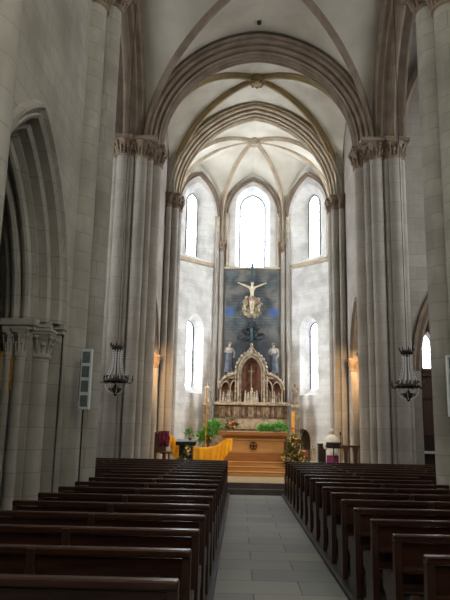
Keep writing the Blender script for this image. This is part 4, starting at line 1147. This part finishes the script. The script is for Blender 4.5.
MB().box2((-4.35, 9.84, 2.25), (-3.98, 9.9, 2.85)).build('frame', 'gold', gp, bevel=.01)
MB().box2((-4.3, 9.83, 2.3), (-4.03, 9.85, 2.8)).build('picture', 'ochre', gp)

# ------------------------------------------------------------------ light
def area(name, loc, to, sx, sy, power, col):
    l = bpy.data.lights.new(name, 'AREA'); l.shape = 'RECTANGLE'; l.size = sx; l.size_y = sy; l.energy = power; l.color = col
    o = bpy.data.objects.new(name, l); COL.objects.link(o); o.location = loc
    o.rotation_euler = (V(to)-V(loc)).to_track_quat('-Z', 'Y').to_euler(); return o
def lamp(name, loc, power, col, r=.15):
    l = bpy.data.lights.new(name, 'POINT'); l.energy = power; l.color = col; l.shadow_soft_size = r
    o = bpy.data.objects.new(name, l); COL.objects.link(o); o.location = loc; return o
def spot(name, loc, to, power, col, ang):
    l = bpy.data.lights.new(name, 'SPOT'); l.energy = power; l.color = col; l.spot_size = math.radians(ang); l.spot_blend = .8; l.shadow_soft_size = .06
    o = bpy.data.objects.new(name, l); COL.objects.link(o); o.location = loc
    o.rotation_euler = (V(to)-V(loc)).to_track_quat('-Z', 'Y').to_euler(); return o
for sx in (-1, 1):
    lamp('chapel_lamp', (sx*4.55, 22.2, 3.6), 60, (1, .62, .3))
    spot('choir_spot', (sx*3.2, 20.8, 5.2), (-sx*.4, 23.6, 1.2), 250, (1, .74, .46), 95)
    spot('added_crossing_spot', (sx*3.75, 12.95, 8.8), (-sx*.5, 21.8, 1.0), 900, (1, .84, .62), 42)  # hidden extra spot, added to brighten altar, steps and cloth
    spot('respond_spot', (sx*3.25, 20.9, 4.2), (sx*3.3, 23.7, 3.0), 210, (1, .6, .28), 85)
    lamp('far_chapel_lamp', (sx*5.6, 20.9, 4.8), 12, (1, .62, .32))
w = bpy.data.worlds.new('World'); S.world = w; w.use_nodes = True
w.node_tree.nodes['Background'].inputs[0].default_value = (.6, .68, .8, 1); w.node_tree.nodes['Background'].inputs[1].default_value = .3

# ------------------------------------------------------------------ camera
cd = bpy.data.cameras.new('camera'); cam = bpy.data.objects.new('camera', cd); COL.objects.link(cam)
FPX = 640.
cd.sensor_fit = 'VERTICAL'; cd.sensor_height = 24; cd.lens = FPX/600*24
cam.location = (CAMX, 0, 1.7)
pitch, yaw, roll = math.radians(11.57), math.radians(1.54), math.radians(1.15)
cam.matrix_world = Matrix.Translation(cam.location) @ Matrix.Rotation(yaw, 4, 'Z') @ Matrix.Rotation(PI/2+pitch, 4, 'X') @ Matrix.Rotation(roll, 4, 'Z')
cd.clip_start = .05; cd.clip_end = 200
S.camera = cam
S.view_settings.view_transform = 'Standard'; S.view_settings.look = 'None'; S.view_settings.gamma = 1
S.view_settings.use_curve_mapping = False
S.view_settings.exposure = .18
S.cycles.use_denoising = True
S.cycles.max_bounces = 8; S.cycles.diffuse_bounces = 6
S.cycles.sample_clamp_indirect = 6
